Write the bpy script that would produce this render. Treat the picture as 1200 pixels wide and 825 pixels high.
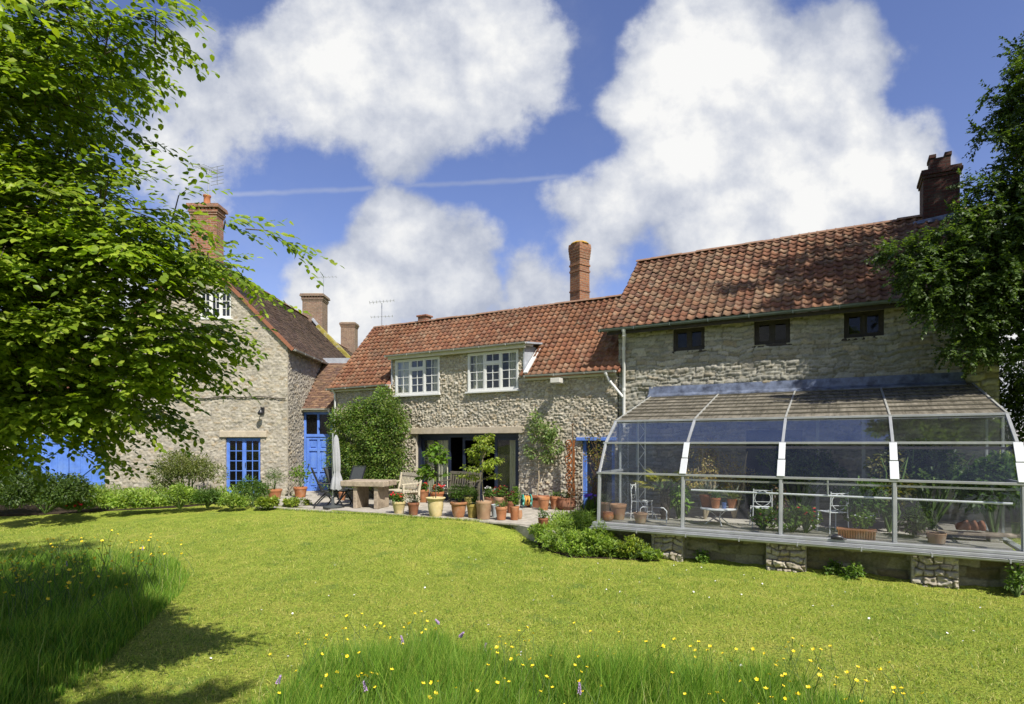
import bpy, bmesh, math, random
import numpy as np
from math import radians as rad, sin, cos, pi, sqrt, atan2
from mathutils import Vector, Matrix, Euler

# ------------------------------------------------------------------ scene, camera, light
SC = bpy.context.scene
COL = SC.collection
for o in list(bpy.data.objects):
    bpy.data.objects.remove(o)

EYE = 1.8
cam_data = bpy.data.cameras.new('camera')
cam = bpy.data.objects.new('camera', cam_data)
COL.objects.link(cam)
cam.location = (0, 0, EYE)
cam.rotation_euler = (rad(90), 0, 0)
cam_data.sensor_width = 36
cam_data.lens = 20.4
cam_data.shift_y = 0.0888
cam_data.clip_start = 0.1
cam_data.clip_end = 3000
SC.camera = cam

SUN_EL = rad(50)
SUN_AZ = atan2(0.507, -0.861)            # clockwise from +Y
SUN = Vector((sin(SUN_AZ) * cos(SUN_EL), cos(SUN_AZ) * cos(SUN_EL), sin(SUN_EL)))
sun_data = bpy.data.lights.new('sun', 'SUN')
sun_data.energy = 5.0
sun_data.angle = rad(0.5)
sun_data.color = (1.0, 0.95, 0.86)
sun = bpy.data.objects.new('sun', sun_data)
COL.objects.link(sun)
sun.rotation_euler = SUN.to_track_quat('Z', 'Y').to_euler()
sun.location = (10, -20, 30)

SC.view_settings.view_transform = 'Standard'
SC.view_settings.look = 'None'
SC.view_settings.exposure = 0.55
SC.view_settings.gamma = 1
SC.view_settings.use_curve_mapping = False
SC.cycles.max_bounces = 8
SC.cycles.transparent_max_bounces = 24
SC.cycles.use_denoising = True
SC.cycles.sample_clamp_indirect = 6

SKY_STRENGTH = 0.088
CLOUD_STRENGTH = 0.60

# ------------------------------------------------------------------ node helpers
class NT:
    def __init__(self, tree):
        self.t = tree
        self.t.nodes.clear()
    def n(self, typ, **kw):
        nd = self.t.nodes.new(typ)
        for k, v in kw.items():
            setattr(nd, k, v)
        return nd
    def l(self, a, b):
        self.t.links.new(a, b)
    def val(self, sock, v):
        if hasattr(v, 'is_output') or isinstance(v, bpy.types.NodeSocket):
            self.l(v, sock)
        else:
            sock.default_value = v
    def math(self, op, a, b=0.0, c=None, clamp=False):
        nd = self.n('ShaderNodeMath', operation=op, use_clamp=clamp)
        self.val(nd.inputs[0], a)
        self.val(nd.inputs[1], b)
        if c is not None:
            self.val(nd.inputs[2], c)
        return nd.outputs[0]
    def vmath(self, op, a, b=(0, 0, 0), out=0):
        nd = self.n('ShaderNodeVectorMath', operation=op)
        self.val(nd.inputs[0], a)
        self.val(nd.inputs[1], b)
        return nd.outputs[out]
    def noise(self, vec, scale, detail=4.0, rough=0.55, dims='3D', out='Fac', distort=0.0):
        nd = self.n('ShaderNodeTexNoise', noise_dimensions=dims)
        if vec is not None:
            self.l(vec, nd.inputs['Vector'])
        nd.inputs['Scale'].default_value = scale
        nd.inputs['Detail'].default_value = detail
        nd.inputs['Roughness'].default_value = rough
        nd.inputs['Distortion'].default_value = distort
        return nd.outputs[out]
    def ramp(self, fac, stops, interp='LINEAR'):
        nd = self.n('ShaderNodeValToRGB')
        nd.color_ramp.interpolation = interp
        els = nd.color_ramp.elements
        while len(els) < len(stops):
            els.new(0.5)
        for e, (p, c) in zip(els, stops):
            e.position = p
            e.color = (c[0], c[1], c[2], 1) if not isinstance(c, (int, float)) else (c, c, c, 1)
        self.val(nd.inputs[0], fac)
        return nd.outputs[0]
    def mix(self, fac, a, b, blend='MIX'):
        nd = self.n('ShaderNodeMix', data_type='RGBA', blend_type=blend)
        self.val(nd.inputs[0], fac)
        for s, v in ((nd.inputs[6], a), (nd.inputs[7], b)):
            if isinstance(v, (tuple, list)):
                s.default_value = (v[0], v[1], v[2], 1)
            else:
                self.val(s, v)
        return nd.outputs[2]
    def smooth(self, x, lo, hi):
        nd = self.n('ShaderNodeMapRange', interpolation_type='SMOOTHSTEP')
        self.val(nd.inputs[0], x)
        nd.inputs[1].default_value = lo
        nd.inputs[2].default_value = hi
        return nd.outputs[0]

# ------------------------------------------------------------------ world: sky, clouds, contrail
world = bpy.data.worlds.new('World')
SC.world = world
world.use_nodes = True
W = NT(world.node_tree)
sky = W.n('ShaderNodeTexSky', sky_type='NISHITA')
sky.sun_disc = False
sky.sun_elevation = SUN_EL
sky.sun_rotation = SUN_AZ
sky.altitude = 100
sky.air_density = 1.0
sky.dust_density = 0.6
sky.ozone_density = 2.0
tc = W.n('ShaderNodeTexCoord')
sep = W.n('ShaderNodeSeparateXYZ')
W.l(tc.outputs['Generated'], sep.inputs[0])
ay = W.math('ADD', W.math('ABSOLUTE', sep.outputs[1]), 0.12)
uu = W.math('DIVIDE', sep.outputs[0], ay)
vv = W.math('DIVIDE', sep.outputs[2], ay)
comb = W.n('ShaderNodeCombineXYZ')
W.l(uu, comb.inputs[0]); W.l(vv, comb.inputs[1])
UV = comb.outputs[0]
def cloud_pt(px, py):                    # direction of a cloud centre on the sky, in the same projection
    x, z = (px - 600) / 680.0, (519 - py) / 680.0
    L = sqrt(x * x + z * z + 1)
    a = 1 / L + 0.12
    return (x / L / a, z / L / a, 0)
wn = W.n('ShaderNodeTexNoise'); wn.inputs['Scale'].default_value = 3.2; wn.inputs['Detail'].default_value = 5
W.l(UV, wn.inputs['Vector'])
warp = W.vmath('SCALE', W.vmath('SUBTRACT', wn.outputs['Color'], (0.5, 0.5, 0.5)))
warp.node.inputs[3].default_value = 0.22
UVW = W.vmath('ADD', UV, warp)
BLOBS = [(575, 70, 80, 1), (490, 85, 100, 1), (400, 70, 85, .9), (330, 100, 80, .75), (255, 130, 75, .62), (610, 60, 45, .9), (215, 60, 60, .5),
         (200, 180, 50, .45), (470, 160, 55, .7),
         (470, 300, 62, 1), (440, 350, 62, 1), (530, 335, 62, 1), (465, 262, 38, .9), (395, 380, 55, .9), (570, 365, 45, .7), (650, 365, 50, .55), (610, 345, 40, .6),
         (800, 90, 80, 1), (860, 55, 95, 1), (940, 80, 100, 1), (985, 40, 60, 1), (740, 110, 45, .9), (800, 170, 75, 1), (900, 190, 100, 1), (1000, 200, 85, .9),
         (730, 250, 65, .85), (830, 270, 80, .9), (950, 260, 80, .9), (1070, 180, 55, .7), (680, 240, 45, .7), (1000, 120, 60, .8), (700, 300, 50, .6),
         (1190, 370, 90, .8), (90, 370, 80, .8)]
acc = None
for (px, py, r, w) in BLOBS:
    d = W.vmath('DISTANCE', UVW, cloud_pt(px, py), out=1)
    k = W.math('MULTIPLY_ADD', d, -w / (r * 1.36 / 680.0 * 0.86), w)
    acc = k if acc is None else W.math('SMOOTH_MAX', acc, k, 0.15)
fb = W.noise(UV, 5.5, 12, 0.6)
fb2 = W.noise(UV, 1.7, 3, 0.5)
dens = W.math('ADD', acc, W.math('MULTIPLY', W.math('SUBTRACT', fb, 0.5), 1.45))
dens = W.math('ADD', dens, W.math('MULTIPLY', W.math('SUBTRACT', fb2, 0.5), 0.5))
mask = W.smooth(dens, 0.02, 0.34)
# thin high veil
veil = W.math('MULTIPLY', W.smooth(W.noise(UV, 2.3, 8, 0.62), 0.5, 0.85), 0.25)
mask = W.math('MAXIMUM', mask, veil)
# contrail
cx0, cx1 = cloud_pt(165, 232), cloud_pt(740, 202)
slope = (cx1[1] - cx0[1]) / (cx1[0] - cx0[0])
sp2 = W.n('ShaderNodeSeparateXYZ'); W.l(UV, sp2.inputs[0])
line = W.math('SUBTRACT', sp2.outputs[1], W.math('MULTIPLY_ADD', sp2.outputs[0], slope, cx0[1] - slope * cx0[0]))
line = W.math('ADD', line, W.math('MULTIPLY', W.math('SUBTRACT', W.noise(UV, 24, 3), 0.5), 0.008))
trail = W.math('SUBTRACT', 1.0, W.smooth(W.math('ABSOLUTE', line), 0.0, 0.0062))
ends = W.math('MULTIPLY', W.smooth(sp2.outputs[0], cx0[0] - 0.05, cx0[0] + .05), W.math('SUBTRACT', 1.0, W.smooth(sp2.outputs[0], cx1[0] - .12, cx1[0] + 0.02)))
ends = W.math('MULTIPLY', ends, W.smooth(sep.outputs[1], 0.0, 0.05))
trail = W.math('MULTIPLY', W.math('MULTIPLY', trail, ends), W.math('MULTIPLY_ADD', W.noise(UV, 9, 3), 0.6, 0.03))
mask = W.math('MAXIMUM', mask, trail)
# fade towards the ground below the horizon
mask = W.math('MULTIPLY', mask, W.smooth(sep.outputs[2], -0.02, 0.03))
# clouds: white where thick, soft grey towards their bases
offs = W.vmath('ADD', UVW, (0.03, 0.05, 0))
shade = W.noise(offs, 5.0, 8, 0.6)
shade2 = W.noise(UV, 2.0, 2, 0.5)
fbB = W.noise(W.vmath('ADD', UV, (0.006, 0.022, 0)), 5.5, 12, 0.6)
rel = W.math('MULTIPLY', W.math('SUBTRACT', fb, fbB), 0.45)
thick = W.math('MULTIPLY', W.smooth(dens, 0.15, 0.95), 0.20)
shd = W.math('ADD', W.math('ADD', W.math('ADD', W.math('MULTIPLY', shade, 0.22), W.math('MULTIPLY', shade2, 0.55)), rel), W.math('ADD', thick, 0.01))
cc = W.ramp(shd, [(0.34, (0.52, 0.57, 0.70)), (0.48, (0.80, 0.83, 0.90)), (0.60, (1.08, 1.08, 1.07))])
skyc = W.mix(1.0, sky.outputs[0], (1.05, 0.98, 1.25), 'MULTIPLY')
bg1 = W.n('ShaderNodeBackground'); bg1.inputs[1].default_value = SKY_STRENGTH
W.l(skyc, bg1.inputs[0])
bg2 = W.n('ShaderNodeBackground'); bg2.inputs[1].default_value = CLOUD_STRENGTH
W.l(cc, bg2.inputs[0])
mx = W.n('ShaderNodeMixShader')
W.l(mask, mx.inputs[0]); W.l(bg1.outputs[0], mx.inputs[1]); W.l(bg2.outputs[0], mx.inputs[2])
wo = W.n('ShaderNodeOutputWorld')
W.l(mx.outputs[0], wo.inputs[0])

# ------------------------------------------------------------------ materials
MATS = {}
def new_mat(name):
    m = bpy.data.materials.new(name)
    m.use_nodes = True
    MATS[name] = m
    return m, NT(m.node_tree)

def finish(N, color, rough=0.6, bump=None, bump_d=0.01, spec=0.3, metal=0.0, bump_s=0.6):
    p = N.n('ShaderNodeBsdfPrincipled')
    if isinstance(color, (tuple, list)):
        p.inputs['Base Color'].default_value = (*color, 1)
    else:
        N.l(color, p.inputs['Base Color'])
    N.val(p.inputs['Roughness'], rough)
    p.inputs['Specular IOR Level'].default_value = spec
    p.inputs['Metallic'].default_value = metal
    if bump is not None:
        b = N.n('ShaderNodeBump')
        b.inputs['Strength'].default_value = bump_s
        b.inputs['Distance'].default_value = bump_d
        N.l(bump, b.inputs['Height'])
        N.l(b.outputs[0], p.inputs['Normal'])
    o = N.n('ShaderNodeOutputMaterial')
    N.l(p.outputs[0], o.inputs[0])
    return p

def simple(name, c, rough=0.6, var=0.25, scale=9, bump_d=0.003, spec=0.3, metal=0.0, dirt=None, dirt_amt=0.5):
    m, N = new_mat(name)
    co = N.n('ShaderNodeTexCoord').outputs['Object']
    nz = N.noise(co, scale, 5, 0.6)
    c2 = N.ramp(nz, [(0.25, tuple(x * (1 - var) for x in c)), (0.75, tuple(min(1, x * (1 + var)) for x in c))])
    if dirt:
        f = N.math('MULTIPLY', N.smooth(N.noise(co, scale * 0.45, 6, 0.65), 0.48, 0.68), dirt_amt)
        c2 = N.mix(f, c2, dirt)
    if 'terracotta' in name or 'pot' in name:          # no two pots fired alike
        r_ = N.n('ShaderNodeObjectInfo').outputs['Random']
        c2 = N.mix(1.0, c2, N.ramp(r_, [(0.0, (0.72, 0.70, 0.68)), (0.35, (1.0, 0.92, 0.85)), (0.7, (0.88, 1.0, 1.05)), (1.0, (1.12, 1.12, 1.15))]), 'MULTIPLY')
    finish(N, c2, rough, N.noise(co, scale * 6, 3), bump_d, spec, metal)
    return m

# coloured per stone / tile / leaf by an attribute
def attr_mat(name, rough=0.85, fine=30, fine_amt=0.3, bump_d=0.006, stain=None, stain_amt=0.4, stain_scale=1.3, spec=0.2, stain2=None, stain2_amt=.3):
    m, N = new_mat(name)
    a = N.n('ShaderNodeAttribute', attribute_name='Col')
    co = N.n('ShaderNodeTexCoord').outputs['Object']
    f = N.noise(co, fine, 5, 0.65)
    mul = N.ramp(f, [(0.2, 1 - fine_amt), (0.8, 1 + fine_amt * 0.6)])
    c = N.mix(1.0, a.outputs['Color'], mul, 'MULTIPLY')
    if stain:
        s = N.math('MULTIPLY', N.smooth(N.noise(co, stain_scale, 7, 0.68), 0.48, 0.7), stain_amt)
        c = N.mix(s, c, stain)
    if stain2:
        off = N.vmath('ADD', co, (7.3, 2.1, 4.4))
        s = N.math('MULTIPLY', N.smooth(N.noise(off, stain_scale * 2.6, 7, 0.7), 0.52, 0.68), stain2_amt)
        c = N.mix(s, c, stain2)
    finish(N, c, rough, N.noise(co, fine * 1.6, 5, 0.7), bump_d, spec)
    return m

stone_m = attr_mat('limestone', 0.9, 28, 0.38, 0.012, (0.16, 0.155, 0.13), 0.35, 1.1, stain2=(0.42, 0.40, 0.34), stain2_amt=0.25)
stone_damp_m = attr_mat('damp_limestone', 0.9, 28, 0.4, 0.012, (0.06, 0.075, 0.02), 0.75, 1.6, stain2=(0.05, 0.045, 0.035), stain2_amt=0.6)
pantile_m = attr_mat('clay_pantile', 0.88, 22, 0.45, 0.006, (0.12, 0.085, 0.06), 0.55, 1.4, stain2=(0.32, 0.29, 0.21), stain2_amt=0.4)
plaintile_m = attr_mat('old_plain_tile', 0.9, 22, 0.4, 0.006, (0.10, 0.085, 0.05), 0.4, 1.2)

def plain_stone(name, c):
    m, N = new_mat(name)
    tcn = N.n('ShaderNodeTexCoord')
    mp = N.n('ShaderNodeMapping'); mp.inputs['Scale'].default_value = (3.2, 3.2, 7.0)
    N.l(tcn.outputs['Object'], mp.inputs[0])
    v = N.n('ShaderNodeTexVoronoi'); v.inputs['Scale'].default_value = 1.0
    N.l(mp.outputs[0], v.inputs['Vector'])
    v2 = N.n('ShaderNodeTexVoronoi', feature='DISTANCE_TO_EDGE'); v2.inputs['Scale'].default_value = 1.0
    N.l(mp.outputs[0], v2.inputs['Vector'])
    cc = N.mix(N.math('MULTIPLY', v.outputs['Color'], 0.6), c, tuple(x * 0.6 for x in c))
    cc = N.mix(N.smooth(N.noise(tcn.outputs['Object'], 18, 4), 0.35, 0.75), cc, tuple(min(1, x * 1.2) for x in c))
    finish(N, cc, 0.9, N.smooth(v2.outputs['Distance'], 0.0, 0.12), 0.02, 0.2)
    return m
stone_flat_m = plain_stone('rubble_stone', (0.36, 0.33, 0.27))

def brick_mat(name, c1, c2, mortar, sc=1.0):
    m, N = new_mat(name)
    uv = N.n('ShaderNodeTexCoord')
    b = N.n('ShaderNodeTexBrick')
    N.l(uv.outputs['UV'], b.inputs['Vector'])
    b.inputs['Color1'].default_value = (*c1, 1); b.inputs['Color2'].default_value = (*c2, 1); b.inputs['Mortar'].default_value = (*mortar, 1)
    b.inputs['Scale'].default_value = sc
    b.inputs['Brick Width'].default_value = 0.225; b.inputs['Row Height'].default_value = 0.075
    b.inputs['Mortar Size'].default_value = 0.009; b.inputs['Bias'].default_value = 0.0
    co = uv.outputs['Object']
    c = N.mix(1.0, b.outputs['Color'], N.ramp(N.noise(co, 14, 5, .65), [(0.25, .6), (0.75, 1.25)]), 'MULTIPLY')
    c = N.mix(N.math('MULTIPLY', N.smooth(N.noise(co, 2.2, 6, .65), .5, .7), .5), c, (0.13, 0.11, 0.08))
    h = N.math('SUBTRACT', N.math('MULTIPLY', N.noise(co, 40, 4), 0.4), b.outputs['Fac'])
    finish(N, c, 0.9, h, 0.012, 0.2)
    return m
brick_m = brick_mat('red_brick', (0.34, 0.14, 0.08), (0.24, 0.095, 0.06), (0.30, 0.25, 0.19))
brick_orange_m = brick_mat('orange_brick', (0.30, 0.135, 0.068), (0.22, 0.095, 0.055), (0.26, 0.19, 0.13))
brick_grey_m = brick_mat('weathered_brick', (0.27, 0.17, 0.11), (0.20, 0.12, 0.085), (0.28, 0.25, 0.20))
brick_dark_m = brick_mat('sooty_brick', (0.085, 0.033, 0.026), (0.055, 0.024, 0.02), (0.06, 0.05, 0.04))

white_m = simple('white_paint', (0.60, 0.60, 0.575), 0.45, 0.06, 6, 0.001, 0.4)
blue_m = simple('blue_paint', (0.095, 0.20, 0.58), 0.5, 0.2, 4, 0.001, 0.35, 0.0, (0.16, 0.27, 0.60), 0.6)
bluedark_m = simple('dark_blue_paint', (0.014, 0.02, 0.04), 0.45, 0.15, 5, 0.001, 0.4)
lead_m = simple('lead_sheet', (0.33, 0.35, 0.38), 0.5, 0.25, 5, 0.004, 0.4, 0.0)
leadstain_m = simple('stained_lead', (0.11, 0.13, 0.18), 0.35, 0.6, 7, 0.006, 0.6, 0.0, (0.025, 0.028, 0.04), 0.9)
gutter_m = simple('grey_gutter', (0.30, 0.30, 0.27), 0.5, 0.2, 6, 0.002)
gutterdark_m = simple('green_grey_gutter', (0.10, 0.125, 0.11), 0.4, 0.2, 6, 0.002)
fascia_m = simple('cream_fascia', (0.52, 0.50, 0.42), 0.6, 0.15, 5, 0.002)
concrete_m = simple('concrete_lintel', (0.42, 0.36, 0.27), 0.85, 0.2, 8, 0.004)
oak_m = simple('dark_oak', (0.04, 0.034, 0.03), 0.7, 0.35, 12, 0.004)
teak_m = simple('weathered_teak', (0.46, 0.41, 0.30), 0.75, 0.25, 14, 0.004)
sleeper_m = simple('old_timber', (0.33, 0.27, 0.20), 0.8, 0.4, 9, 0.008, 0.2, 0.0, (0.16, 0.125, 0.09), 0.6)
black_m = simple('black_metal', (0.018, 0.018, 0.02), 0.4, 0.2, 8, 0.001, 0.5)
mesh_m = simple('black_textile', (0.05, 0.055, 0.055), 0.8, 0.2, 40, 0.002)
alu_m = simple('weathered_aluminium', (0.33, 0.34, 0.34), 0.42, 0.18, 5, 0.002, 0.5, 0.25, (0.28, 0.28, 0.25), 0.5)
plate_m = simple('pale_cover_plate', (0.54, 0.56, 0.57), 0.5, 0.1, 5, 0.001, 0.4, 0.0, (0.45, 0.45, 0.42), 0.25)
slab_m = simple('paving_stone', (0.36, 0.33, 0.28), 0.9, 0.3, 5, 0.008, 0.2, 0.0, (0.20, 0.19, 0.15), 0.5)
soil_m = simple('soil', (0.045, 0.033, 0.024), 0.95, 0.4, 20, 0.02, 0.1)
rust_m = simple('rusty_iron', (0.27, 0.095, 0.03), 0.85, 0.5, 18, 0.004, 0.2, 0.0, (0.16, 0.055, 0.025), 0.6)
rod_m = simple('brown_iron_rod', (0.14, 0.09, 0.05), 0.8, 0.3, 18, 0.002)
curtain_m = simple('cream_curtain', (0.62, 0.58, 0.44), 0.9, 0.08, 8, 0.002)
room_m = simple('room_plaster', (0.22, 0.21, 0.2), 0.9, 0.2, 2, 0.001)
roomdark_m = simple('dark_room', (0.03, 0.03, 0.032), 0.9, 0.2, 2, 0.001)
render_m = simple('cream_render', (0.68, 0.62, 0.5), 0.9, 0.1, 3, 0.004, 0.2, 0.0, (0.45, 0.4, 0.32), 0.4)
bark_m = simple('bark', (0.10, 0.085, 0.065), 0.9, 0.4, 14, 0.02, 0.1)
stem_m = simple('pale_stem', (0.30, 0.25, 0.17), 0.8, 0.3, 14, 0.004, 0.2)
greenstem_m = simple('green_stem', (0.09, 0.14, 0.04), 0.7, 0.3, 14, 0.002, 0.2)
umbrella_m = simple('parasol_cloth', (0.34, 0.345, 0.36), 0.85, 0.08, 12, 0.004, 0.1)  # grey-white cloth, darkened so the colour carries its shade
cable_m = simple('cable', (0.08, 0.07, 0.055), 0.8, 0.4, 14, 0.002)
steel_m = simple('galvanised_steel', (0.42, 0.43, 0.44), 0.4, 0.15, 8, 0.001, 0.5, 0.6)
ochre_m = simple('lichen_cap', (0.50, 0.30, 0.06), 0.95, 0.4, 9, 0.01, 0.1)
moss_m = simple('mossy_coping', (0.26, 0.22, 0.05), 0.95, 0.45, 7, 0.01, 0.1, 0.0, (0.40, 0.38, 0.32), 0.7)
terra_m = simple('terracotta', (0.40, 0.165, 0.075), 0.85, 0.25, 7, 0.003, 0.2, 0.0, (0.40, 0.28, 0.19), 0.8)
terradark_m = simple('dark_terracotta', (0.27, 0.11, 0.06), 0.85, 0.25, 7, 0.003, 0.2, 0.0, (0.22, 0.13, 0.09), 0.7)
terrapale_m = simple('faded_terracotta', (0.40, 0.23, 0.135), 0.85, 0.2, 6, 0.003, 0.2, 0.0, (0.44, 0.34, 0.24), 0.8)
creampot_m = simple('cream_stone_pot', (0.56, 0.48, 0.25), 0.85, 0.2, 5, 0.004, 0.2, 0.0, (0.62, 0.6, 0.48), 0.8)
mosspot_m = simple('mossy_pot', (0.32, 0.27, 0.08), 0.9, 0.35, 8, 0.004, 0.2, 0.0, (0.14, 0.15, 0.05), 0.7)
greypot_m = simple('grey_zinc_pot', (0.40, 0.42, 0.42), 0.6, 0.15, 6, 0.002, 0.4)
red_m = simple('red_petal', (0.62, 0.02, 0.03), 0.6, 0.35, 50, 0.001, 0.3)
pink_m = simple('magenta_petal', (0.55, 0.03, 0.17), 0.6, 0.35, 50, 0.001, 0.3)
whitep_m = simple('white_petal', (0.78, 0.76, 0.74), 0.6, 0.1, 50, 0.001, 0.3)
yellowp_m = simple('yellow_petal', (0.80, 0.60, 0.02), 0.5, 0.15, 50, 0.001, 0.4)
lilac_m = simple('lilac_petal', (0.50, 0.33, 0.60), 0.6, 0.25, 60, 0.001, 0.3)
purple_m = simple('purple_petal', (0.13, 0.06, 0.42), 0.6, 0.3, 50, 0.001, 0.3)
teal_m = simple('teal_plastic', (0.04, 0.38, 0.30), 0.35, 0.1, 8, 0.0005, 0.5)
hose_m = simple('orange_hose', (0.62, 0.33, 0.07), 0.45, 0.2, 16, 0.001, 0.4)
bluepot_m = simple('blue_glaze', (0.06, 0.12, 0.32), 0.2, 0.15, 8, 0.0005, 0.6)
whitemetal_m = simple('white_enamel', (0.74, 0.74, 0.72), 0.4, 0.08, 8, 0.0005, 0.5)
ridge_m = simple('ridge_tile', (0.22, 0.13, 0.085), 0.9, 0.3, 8, 0.006, 0.2, 0.0, (0.24, 0.18, 0.13), 0.6)

def glass_mat(name, tint=(0.93, 0.95, 0.95), dirt=0.12, dirt_c=(0.5, 0.5, 0.46), rough=0.01, refl=1.0, dscale=2.5, streak=False):
    m, N = new_mat(name)
    tr = N.n('ShaderNodeBsdfTransparent'); tr.inputs[0].default_value = (*tint, 1)
    gl = N.n('ShaderNodeBsdfGlossy'); gl.inputs['Roughness'].default_value = rough
    gl.inputs[0].default_value = (refl, refl, refl, 1)
    co = N.n('ShaderNodeTexCoord').outputs['Object']
    bn = N.n('ShaderNodeBump'); bn.inputs['Strength'].default_value = 0.15; bn.inputs['Distance'].default_value = 0.01
    N.l(N.noise(co, 1.6, 2), bn.inputs['Height'])
    N.l(bn.outputs[0], gl.inputs['Normal'])
    fr = N.n('ShaderNodeFresnel'); fr.inputs[0].default_value = 1.5
    f = N.math('MULTIPLY', fr.outputs[0], 0.44, clamp=True)
    s1 = N.n('ShaderNodeMixShader')
    N.l(f, s1.inputs[0]); N.l(tr.outputs[0], s1.inputs[1]); N.l(gl.outputs[0], s1.inputs[2])
    df = N.n('ShaderNodeBsdfDiffuse'); df.inputs[0].default_value = (*dirt_c, 1)
    tl = N.n('ShaderNodeBsdfTranslucent'); tl.inputs[0].default_value = (*dirt_c, 1)
    s0 = N.n('ShaderNodeMixShader'); s0.inputs[0].default_value = 0.2
    N.l(df.outputs[0], s0.inputs[1]); N.l(tl.outputs[0], s0.inputs[2])
    d = N.math('MULTIPLY', N.ramp(N.noise(co, dscale, 7, 0.68), [(0.3, 0.35), (0.75, 1.6)]), dirt, clamp=True)
    if streak:
        mp = N.n('ShaderNodeMapping'); mp.inputs['Scale'].default_value = (14, 0.8, 0.8)
        N.l(co, mp.inputs[0])
        d = N.math('MULTIPLY', d, N.ramp(N.noise(mp.outputs[0], 1.0, 4, .6), [(0.3, 0.5), (0.7, 1.3)]), clamp=True)
    s2 = N.n('ShaderNodeMixShader')
    N.l(d, s2.inputs[0]); N.l(s1.outputs[0], s2.inputs[1]); N.l(s0.outputs[0], s2.inputs[2])
    o = N.n('ShaderNodeOutputMaterial')
    N.l(s2.outputs[0], o.inputs[0])
    return m
glass_m = glass_mat('window_glass', dirt=0.03)
ghglass_m = glass_mat('greenhouse_glass', (0.965, 0.98, 0.99), dirt=0.014, dirt_c=(0.42, 0.45, 0.5))
ghroof_m = glass_mat('dirty_roof_glass', (0.4, 0.4, 0.37), dirt=0.62, dirt_c=(0.31, 0.28, 0.22), rough=0.12, dscale=3.0, streak=True)
darkglass_m = glass_mat('dark_window_glass', (0.4, 0.42, 0.45), dirt=0.015)

def leaf_mat(name, sat=1.0, transl=0.4, rough=0.45):
    m, N = new_mat(name)
    a = N.n('ShaderNodeAttribute', attribute_name='Col')
    p = N.n('ShaderNodeBsdfPrincipled')
    N.l(a.outputs['Color'], p.inputs['Base Color'])
    p.inputs['Roughness'].default_value = rough
    p.inputs['Specular IOR Level'].default_value = 0.3
    t = N.n('ShaderNodeBsdfTranslucent')
    N.l(N.mix(1.0, a.outputs['Color'], (1.7, 1.75, 0.55), 'MULTIPLY'), t.inputs[0])
    s = N.n('ShaderNodeMixShader'); s.inputs[0].default_value = transl
    N.l(p.outputs[0], s.inputs[1]); N.l(t.outputs[0], s.inputs[2])
    o = N.n('ShaderNodeOutputMaterial')
    N.l(s.outputs[0], o.inputs[0])
    return m
leaf_m = leaf_mat('leaf')
grass_m = leaf_mat('grass_blade', transl=0.35, rough=0.55)

# ------------------------------------------------------------------ object helpers
def setp(o, label=None, cat=None, group=None, kind=None):
    if label: o['label'] = label
    if cat: o['category'] = cat
    if group: o['group'] = group
    if kind: o['kind'] = kind
    return o

def empty(name, loc=(0, 0, 0), rz=0.0, label=None, cat=None, group=None, parent=None):
    o = bpy.data.objects.new(name, None)
    o.empty_display_size = 0.2
    COL.objects.link(o)
    o.location = loc
    o.rotation_euler = (0, 0, rz)
    if parent: o.parent = parent
    return setp(o, label, cat, group)

def copy_tree(o, parent=None):
    c = o.copy()
    COL.objects.link(c)
    if parent: c.parent = parent
    for ch in list(o.children):
        copy_tree(ch, c)
    return c

def add_uv(me):
    n = len(me.loops)
    if n == 0: return
    uvl = me.uv_layers.new(name='UVMap')
    co = np.empty(len(me.vertices) * 3); me.vertices.foreach_get('co', co); co = co.reshape(-1, 3)
    li = np.empty(n, dtype=np.int64); me.loops.foreach_get('vertex_index', li)
    tot = np.empty(len(me.polygons), dtype=np.int64); me.polygons.foreach_get('loop_total', tot)
    nr = np.empty(len(me.polygons) * 3); me.polygons.foreach_get('normal', nr); nr = np.abs(nr.reshape(-1, 3))
    ln = np.repeat(nr, tot, axis=0)
    p = co[li]
    ax = np.argmax(ln, axis=1)
    u = np.where(ax == 0, p[:, 1], p[:, 0])
    v = np.where(ax == 2, p[:, 1], p[:, 2])
    uvl.data.foreach_set('uv', np.stack([u, v], 1).ravel())

def link_mesh(name, me, mat, parent=None, loc=None, rot=None, label=None):
    if not isinstance(mat, (list, tuple)): mat = [mat]
    for m in mat: me.materials.append(m)
    o = bpy.data.objects.new(name, me)
    COL.objects.link(o)
    if parent: o.parent = parent
    if loc is not None: o.location = loc
    if rot is not None: o.rotation_euler = rot
    if label: o['label'] = label
    return o

def fast_mesh(name, V, F, mat, parent=None, cols=None, smooth=False, uv=False, loc=None, matidx=None, rot=None, label=None):
    V = np.asarray(V, dtype=np.float64); F = np.asarray(F, dtype=np.int64)
    me = bpy.data.meshes.new(name)
    k = F.shape[1]
    me.vertices.add(len(V)); me.vertices.foreach_set('co', V.ravel())
    me.loops.add(F.size); me.loops.foreach_set('vertex_index', F.ravel())
    me.polygons.add(len(F)); me.polygons.foreach_set('loop_start', np.arange(0, F.size, k))
    try:
        me.polygons.foreach_set('loop_total', np.full(len(F), k))
    except Exception:
        pass
    if smooth: me.polygons.foreach_set('use_smooth', np.ones(len(F), dtype=bool))
    if matidx is not None: me.polygons.foreach_set('material_index', np.asarray(matidx, dtype=np.int32))
    me.update(calc_edges=True)
    me.validate()
    if cols is not None:
        at = me.color_attributes.new('Col', 'FLOAT_COLOR', 'POINT')
        c = np.ones((len(V), 4)); c[:, :3] = cols
        at.data.foreach_set('color', c.ravel())
    if uv: add_uv(me)
    return link_mesh(name, me, mat, parent, loc, rot, label)

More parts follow.
